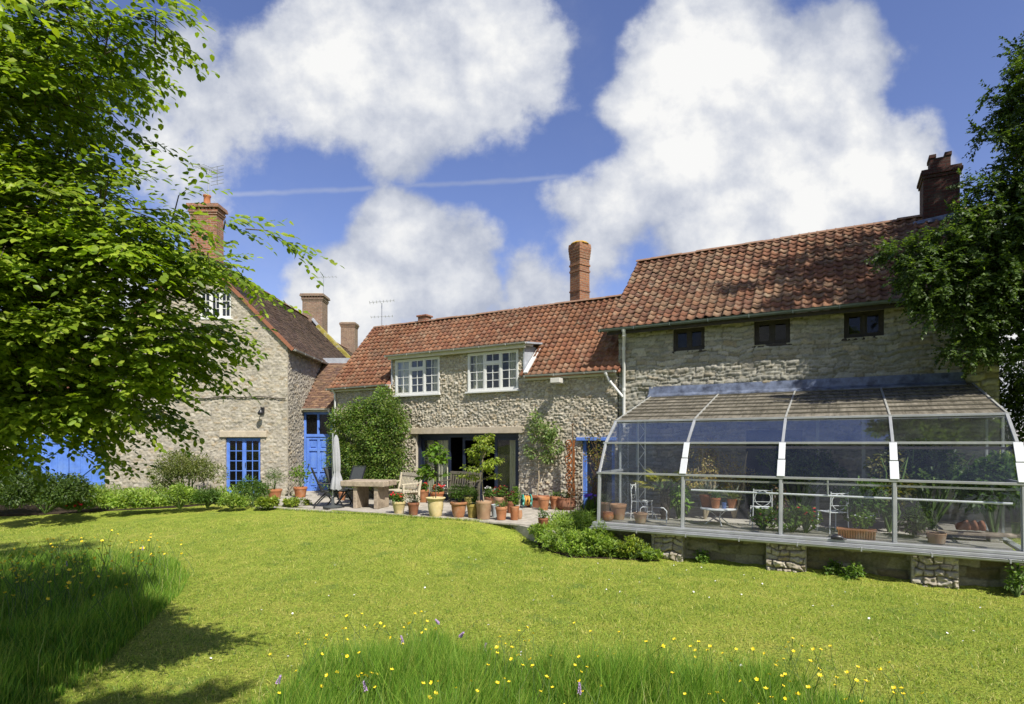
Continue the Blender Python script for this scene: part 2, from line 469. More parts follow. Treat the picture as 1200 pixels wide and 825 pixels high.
class MB:
    """collects shapes for one mesh object"""
    def __init__(self):
        self.v = []; self.f = []; self.s = []; self.m = []
    def add(self, vs, fs, smooth=False, mi=0):
        b = len(self.v)
        self.v.extend([tuple(p) for p in vs])
        for f in fs:
            self.f.append([b + i for i in f]); self.s.append(smooth); self.m.append(mi)
        return self
    def box(self, x0, x1, y0, y1, z0, z1, mi=0):
        vs = [(x0, y0, z0), (x1, y0, z0), (x1, y1, z0), (x0, y1, z0), (x0, y0, z1), (x1, y0, z1), (x1, y1, z1), (x0, y1, z1)]
        return self.add(vs, [(0, 3, 2, 1), (4, 5, 6, 7), (0, 1, 5, 4), (1, 2, 6, 5), (2, 3, 7, 6), (3, 0, 4, 7)], False, mi)
    def bar(self, p0, p1, w, h, up=(0, 0, 1), mi=0):
        p0, p1 = Vector(p0), Vector(p1)
        d = (p1 - p0).normalized()
        up = Vector(up)
        if abs(d.dot(up)) > 0.98: up = Vector((0, 1, 0)) if abs(d.y) < 0.9 else Vector((1, 0, 0))
        x = d.cross(up).normalized() * (w / 2)
        y = x.cross(d).normalized() * (h / 2)
        vs = [p0 - x - y, p0 + x - y, p0 + x + y, p0 - x + y, p1 - x - y, p1 + x - y, p1 + x + y, p1 - x + y]
        return self.add(vs, [(0, 3, 2, 1), (4, 5, 6, 7), (0, 1, 5, 4), (1, 2, 6, 5), (2, 3, 7, 6), (3, 0, 4, 7)], False, mi)
    def tube(self, pts, r, seg=8, cap=True, mi=0, smooth=True):
        pts = [Vector(p) for p in pts]
        n = len(pts)
        rs = [r] * n if isinstance(r, (int, float)) else list(r)
        vs = []; fs = []
        ref = None
        for i, p in enumerate(pts):
            d = (pts[min(i + 1, n - 1)] - pts[max(i - 1, 0)])
            if d.length < 1e-9: d = Vector((0, 0, 1))
            d.normalize()
            if ref is None:
                ref = Vector((0, 0, 1)) if abs(d.z) < 0.9 else Vector((1, 0, 0))
            x = d.cross(ref)
            if x.length < 1e-6: x = d.cross(Vector((1, 0, 0)))
            x.normalize(); y = d.cross(x).normalized(); ref = x.cross(d) if False else ref
            for k in range(seg):
                a = 2 * pi * k / seg
                vs.append(p + (x * cos(a) + y * sin(a)) * rs[i])
        for i in range(n - 1):
            for k in range(seg):
                a, b = i * seg + k, i * seg + (k + 1) % seg
                fs.append((a, b, b + seg, a + seg))
        self.add(vs, fs, smooth, mi)
        if cap:
            self.add(vs[:seg], [tuple(range(seg))[::-1]], False, mi)
            self.add(vs[-seg:], [tuple(range(seg))], False, mi)
        return self
    def lathe(self, prof, seg=24, c=(0, 0, 0), mi=0, smooth=True):
        vs = []; fs = []
        for (r, z) in prof:
            for k in range(seg):
                a = 2 * pi * k / seg
                vs.append((c[0] + r * cos(a), c[1] + r * sin(a), c[2] + z))
        for i in range(len(prof) - 1):
            for k in range(seg):
                a, b = i * seg + k, i * seg + (k + 1) % seg
                fs.append((a, b, b + seg, a + seg))
        return self.add(vs, fs, smooth, mi)
    def prism(self, pts, d, mi=0):
        """closed polygon pts (3D) extruded by the vector d"""
        n = len(pts); d = Vector(d)
        a = [Vector(p) for p in pts]; b = [p + d for p in a]
        fs = [tuple(range(n))[::-1], tuple(range(n, 2 * n))] + [(i, (i + 1) % n, n + (i + 1) % n, n + i) for i in range(n)]
        return self.add(a + b, fs, False, mi)
    def ball(self, c, r, seg=10, mi=0, sz=1.0):
        return self.lathe([(max(1e-4, r * sin(pi * i / 6)), -r * sz * cos(pi * i / 6)) for i in range(7)], seg, c, mi)
    def build(self, name, mat, parent=None, loc=None, rot=None, bevel=0.0, label=None, fix=True):
        me = bpy.data.meshes.new(name)
        me.from_pydata([tuple(p) for p in self.v], [], self.f)
        me.polygons.foreach_set('use_smooth', self.s)
        me.polygons.foreach_set('material_index', self.m)
        if fix:
            bm = bmesh.new(); bm.from_mesh(me)
            bmesh.ops.recalc_face_normals(bm, faces=bm.faces)
            bm.to_mesh(me); bm.free()
        me.update()
        add_uv(me)
        o = link_mesh(name, me, mat, parent, loc, rot, label)
        if bevel:
            md = o.modifiers.new('bevel', 'BEVEL'); md.width = bevel; md.segments = 2; md.limit_method = 'ANGLE'; md.angle_limit = rad(50)
        return o

# ------------------------------------------------------------------ noise in numpy
def hash01(a, b, seed):
    x = np.sin(a * 127.1 + b * 311.7 + seed * 74.7) * 43758.5453
    return x - np.floor(x)
def vnoise(X, Y, seed=0):
    xi = np.floor(X); yi = np.floor(Y)
    fx = X - xi; fy = Y - yi
    fx = fx * fx * (3 - 2 * fx); fy = fy * fy * (3 - 2 * fy)
    a = hash01(xi, yi, seed); b = hash01(xi + 1, yi, seed); c = hash01(xi, yi + 1, seed); d = hash01(xi + 1, yi + 1, seed)
    return (a * (1 - fx) + b * fx) * (1 - fy) + (c * (1 - fx) + d * fx) * fy
def sstep(x, a, b):
    t = np.clip((np.asarray(x, dtype=float) - a) / (b - a), 0, 1)
    return t * t * (3 - 2 * t)

# ------------------------------------------------------------------ the place: facade line of cottage, barn and greenhouse
TH = rad(29.54)
U = np.array([cos(TH), -sin(TH)]); NV = np.array([sin(TH), cos(TH)])
P0 = np.array([-6.21, 20.3])
def fac(t, s, z=0.0):
    p = P0 + U * t + NV * s
    return (p[0], p[1], z)
def to_ts(x, y):
    dx, dy = x - P0[0], y - P0[1]
    return dx * U[0] + dy * U[1], dx * NV[0] + dy * NV[1]
def ground_z(x, y):
    t, s = to_ts(x, y)
    a = sstep(-s, 3.0, 9.0)
    b = sstep(t, 8.0, 9.6) * sstep(-s, 2.9, 3.8)
    c = sstep(t, 19.0, 30.0) * 0
    return -0.36 * np.maximum(a, b) + c
def gp(px, y):                            # a spot on the level patio (z = 0.02) seen at this pixel of the photograph
    d = (EYE - 0.02) * 680.0 / (y - 519.0)
    return ((px - 600) / 680.0 * d, d)
# ------------------------------------------------------------------ stone walls: real relief, one colour per stone
PAL_COTTAGE = [(0.493, 0.44, 0.344), (0.458, 0.404, 0.311), (0.522, 0.472, 0.375), (0.43, 0.379, 0.292), (0.482, 0.444, 0.365), (0.408, 0.359, 0.274)]
PAL_BARN = [(0.35, 0.338, 0.284), (0.308, 0.296, 0.248), (0.389, 0.365, 0.304), (0.276, 0.27, 0.228), (0.329, 0.304, 0.244)]  # tones lowered to take in the shade of tree and eaves
PAL_GABLE = [(0.412, 0.373, 0.3), (0.377, 0.339, 0.268), (0.455, 0.416, 0.341), (0.343, 0.306, 0.235), (0.403, 0.357, 0.268), (0.309, 0.28, 0.227)]
PAL_DAMP = [(0.24, 0.22, 0.15), (0.30, 0.27, 0.19), (0.19, 0.17, 0.12), (0.34, 0.31, 0.24)]

def stone_field(X, Z, seed, row, wid, relief, pal, mortar, H, L, jr=1.0):
    rng = random.Random(seed)
    wx = X + jr * (0.07 * (vnoise(X * 3.1, Z * 5.3, seed) - .5) + 0.03 * (vnoise(X * 11, Z * 13, seed + 9) - .5))
    wz = Z + jr * (0.11 * (vnoise(X * 1.7, Z * 1.1, seed + 1) - .5) + 0.05 * (vnoise(X * 5.5, Z * 4, seed + 2) - .5) + 0.02 * (vnoise(X * 17, Z * 17, seed + 3) - .5))
    edges = [-0.8]
    while edges[-1] < H + 1: edges.append(edges[-1] + rng.uniform(*row))
    edges = np.array(edges)
    ri = np.clip(np.searchsorted(edges, wz) - 1, 0, len(edges) - 2)
    z0 = edges[ri]; z1 = edges[ri + 1]
    x0 = np.zeros_like(X); x1 = np.zeros_like(X); ci = np.zeros_like(X)
    for r in np.unique(ri):
        m = ri == r
        e = [-1.0 - rng.random() * .4]
        hh = edges[r + 1] - edges[r]
        while e[-1] < L + 1: e.append(e[-1] + rng.uniform(*wid) * (0.75 + hh * 2.5))
        e = np.array(e)
        k = np.clip(np.searchsorted(e, wx[m]) - 1, 0, len(e) - 2)
        x0[m] = e[k]; x1[m] = e[k + 1]; ci[m] = k
    dx = np.minimum(wx - x0, x1 - wx); dz = np.minimum(wz - z0, z1 - wz)
    r1 = hash01(ri * 1.0, ci, seed + 11); r2 = hash01(ri * 1.0, ci, seed + 23); r3 = hash01(ri * 1.0, ci, seed + 37); r4 = hash01(ri * 1.0, ci, seed + 41)
    ea = np.clip(dx / 0.016, 0, 1); eb = np.clip(dz / 0.024, 0, 1)
    edge = 1 - np.sqrt(np.clip((1 - ea) ** 2 + (1 - eb) ** 2, 0, 1))
    edge = sstep(edge, 0.0, 0.95)
    h = edge * (0.35 + 0.65 * r1) * relief
    h += edge * ((wz - (z0 + z1) / 2) * (r4 - .35) * .5 + (wx - (x0 + x1) / 2) * (r3 - .5) * .16) * (relief / 0.05)
    h += edge * relief * .55 * (vnoise(X * 15, Z * 21, seed + 5) - .4) + relief * .4 * (vnoise(X * 29, Z * 33, seed + 6) - .5) + relief * .5 * (vnoise(X * 1.3, Z * 1.3, seed + 7) - .5)
    pal = np.array(pal)
    c = pal[np.clip((r2 * len(pal)).astype(int), 0, len(pal) - 1)] * (0.88 + .24 * r3)[..., None]
    warm = np.array([1.0, 0.93, 0.82])
    c = c * np.where((r4 > .86)[..., None], warm * 0.9, 1.0)
    mm = sstep(edge, 0.08, 0.42)[..., None]
    mcol = np.array(mortar) * (0.85 + .3 * vnoise(X * 6, Z * 6, seed + 8))[..., None]
    return h, c * mm + mcol * (1 - mm)

def rubble_field(X, Z, seed, w, h, relief, pal, mortar, jit):
    """random rubble: irregular blocky stones from a jittered, row-shifted grid"""
    wx = X + .035 * (vnoise(X * 9, Z * 11, seed) - .5) + .02 * (vnoise(X * 23, Z * 23, seed + 1) - .5)
    wz = Z + .06 * (vnoise(X * 1.3, Z * 1.1, seed + 2) - .5) + .025 * (vnoise(X * 11, Z * 9, seed + 3) - .5)
    u = wx / w; v = wz / h
    j = np.floor(v)
    d1 = np.full_like(X, 9.0); d2 = np.full_like(X, 9.0); c1 = np.zeros_like(X); r1_ = np.zeros_like(X); ox = np.zeros_like(X); oz = np.zeros_like(X)
    for dj in (-1, 0, 1):
        row = j + dj; sh = .5 * np.mod(row, 2) + .35 * hash01(row, row * 0, seed + 5)
        cu = np.floor(u - sh)
        for di in (-1, 0, 1):
            cc = cu + di
            px = cc + .5 + (hash01(cc, row, seed + 6) - .5) * jit + sh
            pz = row + .5 + (hash01(cc, row, seed + 7) - .5) * jit * .85
            sx = .75 + .6 * hash01(cc, row, seed + 8)
            du = np.abs(u - px) / sx; dv = np.abs(v - pz)
            d = (du ** 3 + dv ** 3) ** (1 / 3)
            m = d < d1
            d2 = np.where(m, d1, np.minimum(d2, d))
            c1 = np.where(m, cc, c1); r1_ = np.where(m, row, r1_); ox = np.where(m, (u - px) * w, ox); oz = np.where(m, (v - pz) * h, oz)
            d1 = np.where(m, d, d1)
    edge = sstep((d2 - d1), 0.02, 0.34)
    a = hash01(r1_, c1, seed + 11); b = hash01(r1_, c1, seed + 23); c_ = hash01(r1_, c1, seed + 37); e_ = hash01(r1_, c1, seed + 41)
    hgt = edge * (.3 + .7 * a) * relief + edge * (oz * (e_ - .3) * .55 + ox * (c_ - .5) * .2) * (relief / .05)
    hgt += edge * relief * .4 * (vnoise(X * 15, Z * 17, seed + 12) - .4) + relief * .35 * (vnoise(X * 30, Z * 32, seed + 13) - .5) + relief * .4 * (vnoise(X * 1.3, Z * 1.3, seed + 14) - .5)
    pal = np.array(pal)
    col = pal[np.clip((b * len(pal)).astype(int), 0, len(pal) - 1)] * (.86 + .28 * c_)[..., None]
    col = col * np.where((e_ > .9)[..., None], np.array([1.0, .92, .82]), 1.0)
    mm = sstep(d2 - d1, .03, .16)[..., None]
    mc = np.array(mortar) * (.8 + .4 * vnoise(X * 5, Z * 5, seed + 15))[..., None]
    return hgt, col * mm + mc * (1 - mm)

def stone_wall(name, parent, L, H, seed, opens=(), top=None, res=0.03, row=(.075, .16), wid=(.13, .36), relief=.046, pal=PAL_COTTAGE,
               mortar=(.33, .29, .22), x0=0.0, z0=0.0, mat=None, loc=None, rz=0.0, thick=0.3, jr=1.0, rubble=None):
    """relief wall in its own frame: x along, z up, the face towards -y; openings are holes with real jambs"""
    mat = mat or stone_m
    nx = int(L / res) + 1; nz = int(H / res) + 1
    xs = np.linspace(x0, x0 + L, nx); zs = np.linspace(z0, z0 + H, nz)
    for (a, b, c, d) in opens:
        for v in (a, b):
            if x0 < v < x0 + L: xs[np.argmin(abs(xs - v))] = v
        for v in (c, d):
            if z0 < v < z0 + H: zs[np.argmin(abs(zs - v))] = v
    X, Z = np.meshgrid(xs, zs)
    if rubble: h, c = rubble_field(X, Z, seed, rubble[0], rubble[1], relief, pal, mortar, rubble[2])
    else: h, c = stone_field(X, Z, seed, row, wid, relief, pal, mortar, H + z0, L + x0, jr)
    V = np.stack([X, -h, Z], -1).reshape(-1, 3)
    C = c.reshape(-1, 3)
    xc = (xs[:-1] + xs[1:]) / 2; zc = (zs[:-1] + zs[1:]) / 2
    XC, ZC = np.meshgrid(xc, zc)
    keep = np.ones_like(XC, dtype=bool)
    for (a, b, cc, d) in opens:
        keep &= ~((XC > a) & (XC < b) & (ZC > cc) & (ZC < d))
    if top is not None: keep &= ZC < top(XC)
    idx = np.arange(nx * nz).reshape(nz, nx)
    F = np.stack([idx[:-1, :-1], idx[:-1, 1:], idx[1:, 1:], idx[1:, :-1]], -1)[keep]
    # jambs, ends and a plain back
    Vx = []; Fx = []
    def quad(p):
        b = len(V) + len(Vx); Vx.extend(p); Fx.append((b, b + 1, b + 2, b + 3))
    for (a, b, cc, d) in opens:
        d2 = min(d, z0 + H)
        y0, y1 = -0.012, thick
        quad([(a, y0, cc), (a, y1, cc), (a, y1, d2), (a, y0, d2)])
        quad([(b, y0, cc), (b, y0, d2), (b, y1, d2), (b, y1, cc)])
        quad([(a, y0, cc), (b, y0, cc), (b, y1, cc), (a, y1, cc)])
        quad([(a, y0, d2), (a, y1, d2), (b, y1, d2), (b, y0, d2)])
    tz = lambda x: (z0 + H if top is None else float(top(np.array([x]))[0]))
    e0, e1 = x0, x0 + L
    quad([(e0, -0.02, z0), (e0, -0.02, tz(e0 + .01)), (e0, thick, tz(e0 + .01)), (e0, thick, z0)])
    quad([(e1, -0.02, z0), (e1, thick, z0), (e1, thick, tz(e1 - .01)), (e1, -0.02, tz(e1 - .01))])
    V = np.vstack([V, np.array(Vx)]); C = np.vstack([C, np.tile(np.array(pal[0]) * .95, (len(Vx), 1))])
    F = np.vstack([F, np.array(Fx)])
    return fast_mesh(name, V, F, mat, parent, C, smooth=False, uv=True, loc=loc or (0, 0, 0), rot=(0, 0, rz))

# ------------------------------------------------------------------ tiled roofs: every tile modelled
PAL_PAN = [(0.212, 0.095, 0.051), (0.236, 0.109, 0.059), (0.188, 0.083, 0.047), (0.224, 0.117, 0.069), (0.176, 0.076, 0.045), (0.248, 0.128, 0.075)]
PAL_PAN_OLD = [(0.2, 0.098, 0.057), (0.228, 0.12, 0.069), (0.164, 0.079, 0.048), (0.216, 0.132, 0.081), (0.18, 0.083, 0.049), (0.248, 0.153, 0.094), (0.144, 0.073, 0.048)]
PAL_DARK = [(0.13, 0.085, 0.065), (0.17, 0.11, 0.08), (0.10, 0.07, 0.055), (0.15, 0.105, 0.085), (0.19, 0.13, 0.09)]
PAL_BROWN = [(0.186, 0.11, 0.07), (0.149, 0.088, 0.063), (0.219, 0.138, 0.086), (0.126, 0.077, 0.059)]

def tile_roof(name, parent, L, S, origin, a_dir, b_dir, pal, seed, tw=.225, gauge=.27, kind='pan', mat=None, skip=None, a0=0.0, jit=1.0, patch_amp=1.0):
    """tiles over L (along the eaves, a_dir) by S (up the slope, b_dir) with a deck under them"""
    rng = np.random.default_rng(seed)
    A = Vector(a_dir).normalized(); B = Vector(b_dir).normalized(); Nn = A.cross(B)
    if Nn.z < 0: Nn = -Nn
    A = np.array(A); B = np.array(B); Nn = np.array(Nn); O = np.array(origin, dtype=float)
    if kind == 'pan':
        prof = [(0.0, .022), (.10, .040), (.22, .050), (.34, .034), (.46, .010), (.62, .000), (.80, .002), (.93, .012), (1.04, .026)]
    else:
        prof = [(0.015, 0.004), (.5, .007), (.985, .004)]
    k = len(prof); lap = 0.055 if kind == 'pan' else 0.03; th = 0.017 if kind == 'pan' else 0.013
    lift = 0.03 if kind == 'pan' else 0.018
    ncol = int(round(L / tw)); nrow = int(math.ceil(S / gauge)); tw = L / ncol; gauge = S / nrow
    V = []; F = []; C = []
    pal = np.array(pal)
    sag = lambda a, b: .07 * float(vnoise(np.array([a * .45]), np.array([b * .5]), seed)[0]) - .035 + patch_amp * 0
    patch = lambda a, b: .82 + .36 * float(vnoise(np.array([a * .8]), np.array([b * .9]), seed + 3)[0])
    nrm = rng.normal
    for r in range(nrow):
        off = (tw * .5 if (kind == 'plain' and r % 2) else 0.0)
        for c in range(ncol):
            a = a0 + c * tw + off; b = r * gauge
            if skip is not None and skip(a + tw / 2, b + gauge / 2): continue
            ja = nrm(0, .004 * jit); jb = nrm(0, .007 * jit); jn = abs(nrm(0, .005 * jit)); ro = nrm(0, .012 * jit)
            sg = sag(a, b) if kind == 'pan' else 0.0
            jn += sg; pk = patch(a, b)
            col = pal[rng.integers(len(pal))] * pk * rng.uniform(.88, 1.12)
            base = len(V)
            for (bb, nn, dn) in ((b + jb, lift + jn, -th), (b + jb, lift + jn, 0.0), (b + gauge + lap, (jn - sg) * .3 + sg, 0.0)):
                for (f, hgt) in prof:
                    aa = a + f * tw + ja
                    V.append(O + A * (aa + (bb - b) * ro) + B * (bb + (f - .5) * ro * tw) + Nn * (nn + hgt + dn + .012))
                    C.append(col if dn == 0 else col * .92)
            for q in range(2):
                for i in range(k - 1):
                    s = base + q * k + i
                    F.append((s, s + 1, s + k + 1, s + k))
    base = len(V)
    for (aa, bb) in ((a0, 0.0), (a0 + L, 0.0), (a0 + L, S), (a0, S)):
        V.append(O + A * aa + B * bb); C.append(pal[0] * .5)
    if skip is None: F.append((base, base + 1, base + 2, base + 3))
    return fast_mesh(name, np.array(V), np.array(F), mat or pantile_m, parent, np.array(C), smooth=False, uv=True)

def ridge_tiles(name, parent, p0, p1, r=.12, n=None, seed=0, mat=None, arc=1.15):
    rng = random.Random(seed)
    p0, p1 = Vector(p0), Vector(p1); L = (p1 - p0).length; d = (p1 - p0) / L
    n = n or max(1, int(L / .42))
    side = d.cross(Vector((0, 0, 1))).normalized(); up = side.cross(d).normalized()
    mb = MB()
    for i in range(n):
        a = p0 + d * (L * i / n - .01); b = p0 + d * (L * (i + 1) / n + .012)
        dz = rng.uniform(-.008, .01); rr = r * rng.uniform(.97, 1.05)
        vs = []
        for p, r2 in ((a, rr), (b, rr * .97)):
            for q in range(9):
                t = -arc + 2 * arc * q / 8
                vs.append(p + side * (sin(t) * r2) + up * (cos(t) * r2 - r * .55 + dz))
            for q in range(9):
                t = arc - 2 * arc * q / 8
                vs.append(p + side * (sin(t) * (r2 - .02)) + up * (cos(t) * (r2 - .02) - r * .55 + dz))
        fs = [(q, (q + 1) % 18, 18 + (q + 1) % 18, 18 + q) for q in range(18)] + [tuple(range(18))[::-1], tuple(range(18, 36))]
        mb.add(vs, fs)
    return mb.build(name, mat or ridge_m, parent)

def gutter(parent, p0, p1, r=.055, mat=None, name='gutter', out=(0, -1, 0), brackets=True):
    """half-round gutter hung from p0 to p1, with its lip and brackets"""
    p0, p1 = Vector(p0), Vector(p1); d = (p1 - p0).normalized(); o = Vector(out)
    mb = MB(); vs = []
    prof = [(-r, 0), (-r * .93, -r * .5), (-r * .6, -r * .85), (0, -r), (r * .6, -r * .85), (r * .93, -r * .5), (r, 0), (r * 1.12, .006), (r * .86, 0), (r * .5, -r * .7), (0, -r * .86), (-r * .5, -r * .7), (-r * .88, 0)]
    for p in (p0, p1):
        for (a, b) in prof: vs.append(p + o * a + Vector((0, 0, b)))
    n = len(prof)
    mb.add(vs, [(i, (i + 1) % n, n + (i + 1) % n, n + i) for i in range(n)] + [tuple(range(n))[::-1], tuple(range(n, 2 * n))])
    L = (p1 - p0).length
    if brackets:
        for i in range(int(L / .9) + 1):
            p = p0 + d * min(L - .03, .05 + i * .9)
            mb.bar(p + o * (-r * 1.05) + Vector((0, 0, -r * .5)), p + o * (r * 1.1) + Vector((0, 0, -r * .5)), .02, r * 1.15)
    return mb.build(name, mat or gutter_m, parent)

def pipe(parent, pts, r=.035, mat=None, name='downpipe'):
    mb = MB().tube(pts, r, 10)
    for p, q in zip(pts[:-1], pts[1:]):
        p, q = Vector(p), Vector(q)
        n = int((q - p).length / 1.1)
        for i in range(n + 1):
            c = p.lerp(q, (i + .08) / (n + 1)); d = (q - p).normalized()
            mb.tube([c - d * .035, c + d * .035], r * 1.22, 10)
    return mb.build(name, mat or white_m, parent)

def window(parent, x0, x1, z0, z1, y, lights=3, cols=2, rows=4, mat=None, fw=.05, bw=.02, name='window', sill=True, toplight=None, glass=None, sill_mat=None, depth=.07, label=None):
    mat = mat or white_m
    mb = MB()
    mb.box(x0, x0 + fw, y, y + depth, z0, z1); mb.box(x1 - fw, x1, y, y + depth, z0, z1)
    mb.box(x0 + fw, x1 - fw, y + .001, y + depth, z1 - fw, z1); mb.box(x0 + fw, x1 - fw, y + .001, y + depth, z0, z0 + fw)
    w = (x1 - x0 - 2 * fw) / lights
    bars = MB()
    for i in range(lights):
        a = x0 + fw + i * w; b = a + w
        if i: mb.box(a - fw * .5, a + fw * .5, y + .002, y + depth, z0 + fw, z1 - fw)
        a2 = a + (fw * .5 if i else 0); b2 = b - (fw * .5 if i < lights - 1 else 0)
        zt = z1 - fw; zb = z0 + fw
        s = .032
        if toplight == i:                                   # an opening top light above a fixed casement
            zm = zt - (zt - zb) * .27
            mb.box(a2, b2, y + .003, y + depth - .01, zm - .03, zm + .03)
            segs = [(zb, zm - .03, rows - 1), (zm + .03, zt, 1)]
        else:
            segs = [(zb, zt, rows)]
        for (za, zc, rr) in segs:
            mb.box(a2, a2 + s, y + .012, y + depth - .012, za, zc); mb.box(b2 - s, b2, y + .012, y + depth - .012, za, zc)
            mb.box(a2 + s, b2 - s, y + .013, y + depth - .012, za, za + s); mb.box(a2 + s, b2 - s, y + .013, y + depth - .012, zc - s, zc)
            for k in range(1, cols):
                xx = a2 + s + (b2 - a2 - 2 * s) * k / cols
                bars.box(xx - bw / 2, xx + bw / 2, y + .018, y + .048, za + s, zc - s)
            for k in range(1, rr):
                zz = za + s + (zc - za - 2 * s) * k / rr
                bars.box(a2 + s, b2 - s, y + .020, y + .046, zz - bw / 2, zz + bw / 2)
    wn = mb.build(name, mat, parent, label=label, bevel=.004)
    if bars.v: bars.build('glazing_bar', mat, wn)
    MB().box(x0 + fw * .6, x1 - fw * .6, y + .030, y + .036, z0 + fw * .6, z1 - fw * .6).build('pane', glass or glass_m, wn)
    if sill:
        MB().box(x0 - .05, x1 + .05, y - .075, y + .05, z0 - .055, z0 - .002).build('sill', sill_mat or mat, wn, bevel=.006)
    return wn

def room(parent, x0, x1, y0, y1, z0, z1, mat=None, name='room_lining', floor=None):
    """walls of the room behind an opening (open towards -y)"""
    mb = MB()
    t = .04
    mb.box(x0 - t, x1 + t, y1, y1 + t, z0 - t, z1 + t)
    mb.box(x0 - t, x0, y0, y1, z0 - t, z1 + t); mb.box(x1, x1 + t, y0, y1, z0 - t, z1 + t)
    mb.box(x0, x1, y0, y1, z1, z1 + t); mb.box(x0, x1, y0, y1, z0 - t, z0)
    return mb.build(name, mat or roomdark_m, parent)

def curtain(parent, x0, x1, y, z0, z1, mat=None, folds=5, name='curtain', amp=.03):
    n = folds * 8
    V = []; F = []
    for z in (z0, z1):
        for i in range(n + 1):
            f = i / n
            V.append((x0 + (x1 - x0) * f, y + amp * sin(f * folds * 2 * pi) + amp * .4 * sin(f * folds * 5.1 + 1), z))
    for z in (z0, z1):
        for i in range(n + 1):
            f = i / n
            V.append((x0 + (x1 - x0) * f, y + .006 + amp * sin(f * folds * 2 * pi) + amp * .4 * sin(f * folds * 5.1 + 1), z))
    m = n + 1
    for i in range(n):
        F.append((i, i + 1, m + i + 1, m + i)); F.append((2 * m + i, 3 * m + i, 3 * m + i + 1, 2 * m + i + 1))
    return fast_mesh(name, V, F, mat or curtain_m, parent, smooth=True)

def brick_chimney(parent, x, y, z0, z1, wx, wy, mat, cap=None, pots=0, corbel=3, pot_mat=None, lead=True, dentil=False):
    mb = MB()
    mb.box(x - wx / 2, x + wx / 2, y - wy / 2, y + wy / 2, z0, z1 - .075 * corbel - .06)
    z = z1 - .075 * corbel - .06
    for i in range(corbel):
        e = .028 * (i + 1)
        if dentil and i == corbel - 2:
            n = 7
            for k in range(n):
                for sg in (-1, 1):
                    cx = x - wx / 2 + wx * (k + .5) / n
                    mb.box(cx - wx / n * .3, cx + wx / n * .3, y + sg * (wy / 2 + e * .4) - .03, y + sg * (wy / 2 + e * .4) + .03, z + .002, z + .073)
                    cy = y - wy / 2 + wy * (k + .5) / n
                    mb.box(x + sg * (wx / 2 + e * .4) - .03, x + sg * (wx / 2 + e * .4) + .03, cy - wy / n * .3, cy + wy / n * .3, z + .003, z + .072)
            mb.box(x - wx / 2 + .01, x + wx / 2 - .01, y - wy / 2 + .01, y + wy / 2 - .01, z, z + .075)
        else:
            mb.box(x - wx / 2 - e, x + wx / 2 + e, y - wy / 2 - e, y + wy / 2 + e, z, z + .075 - .001 * i)
        z += .075
    e = .028 * corbel - .02
    mb.box(x - wx / 2 - e, x + wx / 2 + e, y - wy / 2 - e, y + wy / 2 + e, z, z + .06)
    ch = mb.build('chimney', mat, parent, bevel=.006)
    if cap: MB().box(x - wx / 2 + .02, x + wx / 2 - .02, y - wy / 2 + .02, y + wy / 2 - .02, z + .06, z + .11).build('chimney_cap', cap, ch, bevel=.02)
    for i in range(pots):
        cx = x + (i - (pots - 1) / 2) * .42
        MB().lathe([(.001, 0), (.15, 0), (.15, .05), (.115, .09), (.105, .32), (.13, .35), (.13, .4), (.09, .41), (.085, .1)], 16, (cx, y, z + .06)).build('chimney_pot', pot_mat or terra_m, ch)
    return ch

# ================================================================== COTTAGE (middle range)
cot = empty('cottage', (P0[0], P0[1], 0), -TH, 'long low stone cottage with orange pantile roof and two white dormer windows', 'cottage')
CL = 10.33
EV = 3.74                                    # eaves
DX0, DX1 = 2.66, 7.52                        # raised dormer front
WIN = [(2.80, 4.58), (5.63, 7.37)]
opens = [(a, b, 3.34, 4.5) for a, b in WIN] + [(3.62, 7.37, -.02, 2.08), (9.33, 10.25, -.02, 1.86)]
stone_wall('wall', cot, CL, 4.56, 3, opens, lambda x: np.where((x > DX0) & (x < DX1), 4.54, EV), relief=.046, pal=PAL_COTTAGE, row=(.042, .105), wid=(.11, .32), mortar=(.31, .28, .22), res=.024, rubble=(.125, .064, .8))
# left gable end and back wall
gb = MB()
gb.prism([(0.02, 0.03, 0), (0.02, 4.5, 0), (0.02, 4.5, EV), (0.02, 2.25, 6.05), (0.02, 0.03, EV)], (.3, 0, 0))
gb.box(0.32, CL, 4.3, 4.5, 0, EV)
gb.build('gable_wall', stone_flat_m, cot)
SL = 47 * pi / 180
bl = 3.42
def in_dormer(a, b): return (DX0 - .06 < a < DX1 + .1) and b < 1.22
cr = tile_roof('roof', cot, CL + .25, bl, (-.1, -.17, EV - .07), (1, 0, 0), (0, cos(SL), sin(SL)), PAL_PAN, 5, tw=.185, gauge=.205, skip=in_dormer, a0=-.05)
RZ = EV - .07 + bl * sin(SL); RY = -.17 + bl * cos(SL)
dk = MB()                                     # deck beneath the tiles and the back slope
for (a, b, c0) in ((-.12, DX0 - .05, 0), (DX0 - .05, DX1 + .1, 1.2), (DX1 + .1, CL + .1, 0)):
    p = lambda aa, bb: (aa, -.17 + bb * cos(SL) + .01, EV - .085 + bb * sin(SL))
    dk.prism([p(a, c0), p(b, c0), p(b, bl), p(a, bl)], (0, .03, -.03))
dk.prism([(-.12, RY, RZ - .02), (CL + .1, RY, RZ - .02), (CL + .1, 4.7, EV - .1), (-.12, 4.7, EV - .1)], (0, -.03, -.04))
dk.build('roof_back', plain_stone('back_tiles', (0.30, 0.13, 0.08)), cr)
ridge_tiles('ridge', cr, (-.12, RY, RZ + .03), (CL + .15, RY, RZ + .03), .12, seed=2)
gutter(cot, (-.15, -.23, EV - .06), (DX0 - .02, -.23, EV - .04), mat=gutter_m)
gutter(cot, (DX1 + .12, -.23, EV - .04), (CL + .02, -.23, EV - .06), mat=gutter_m)
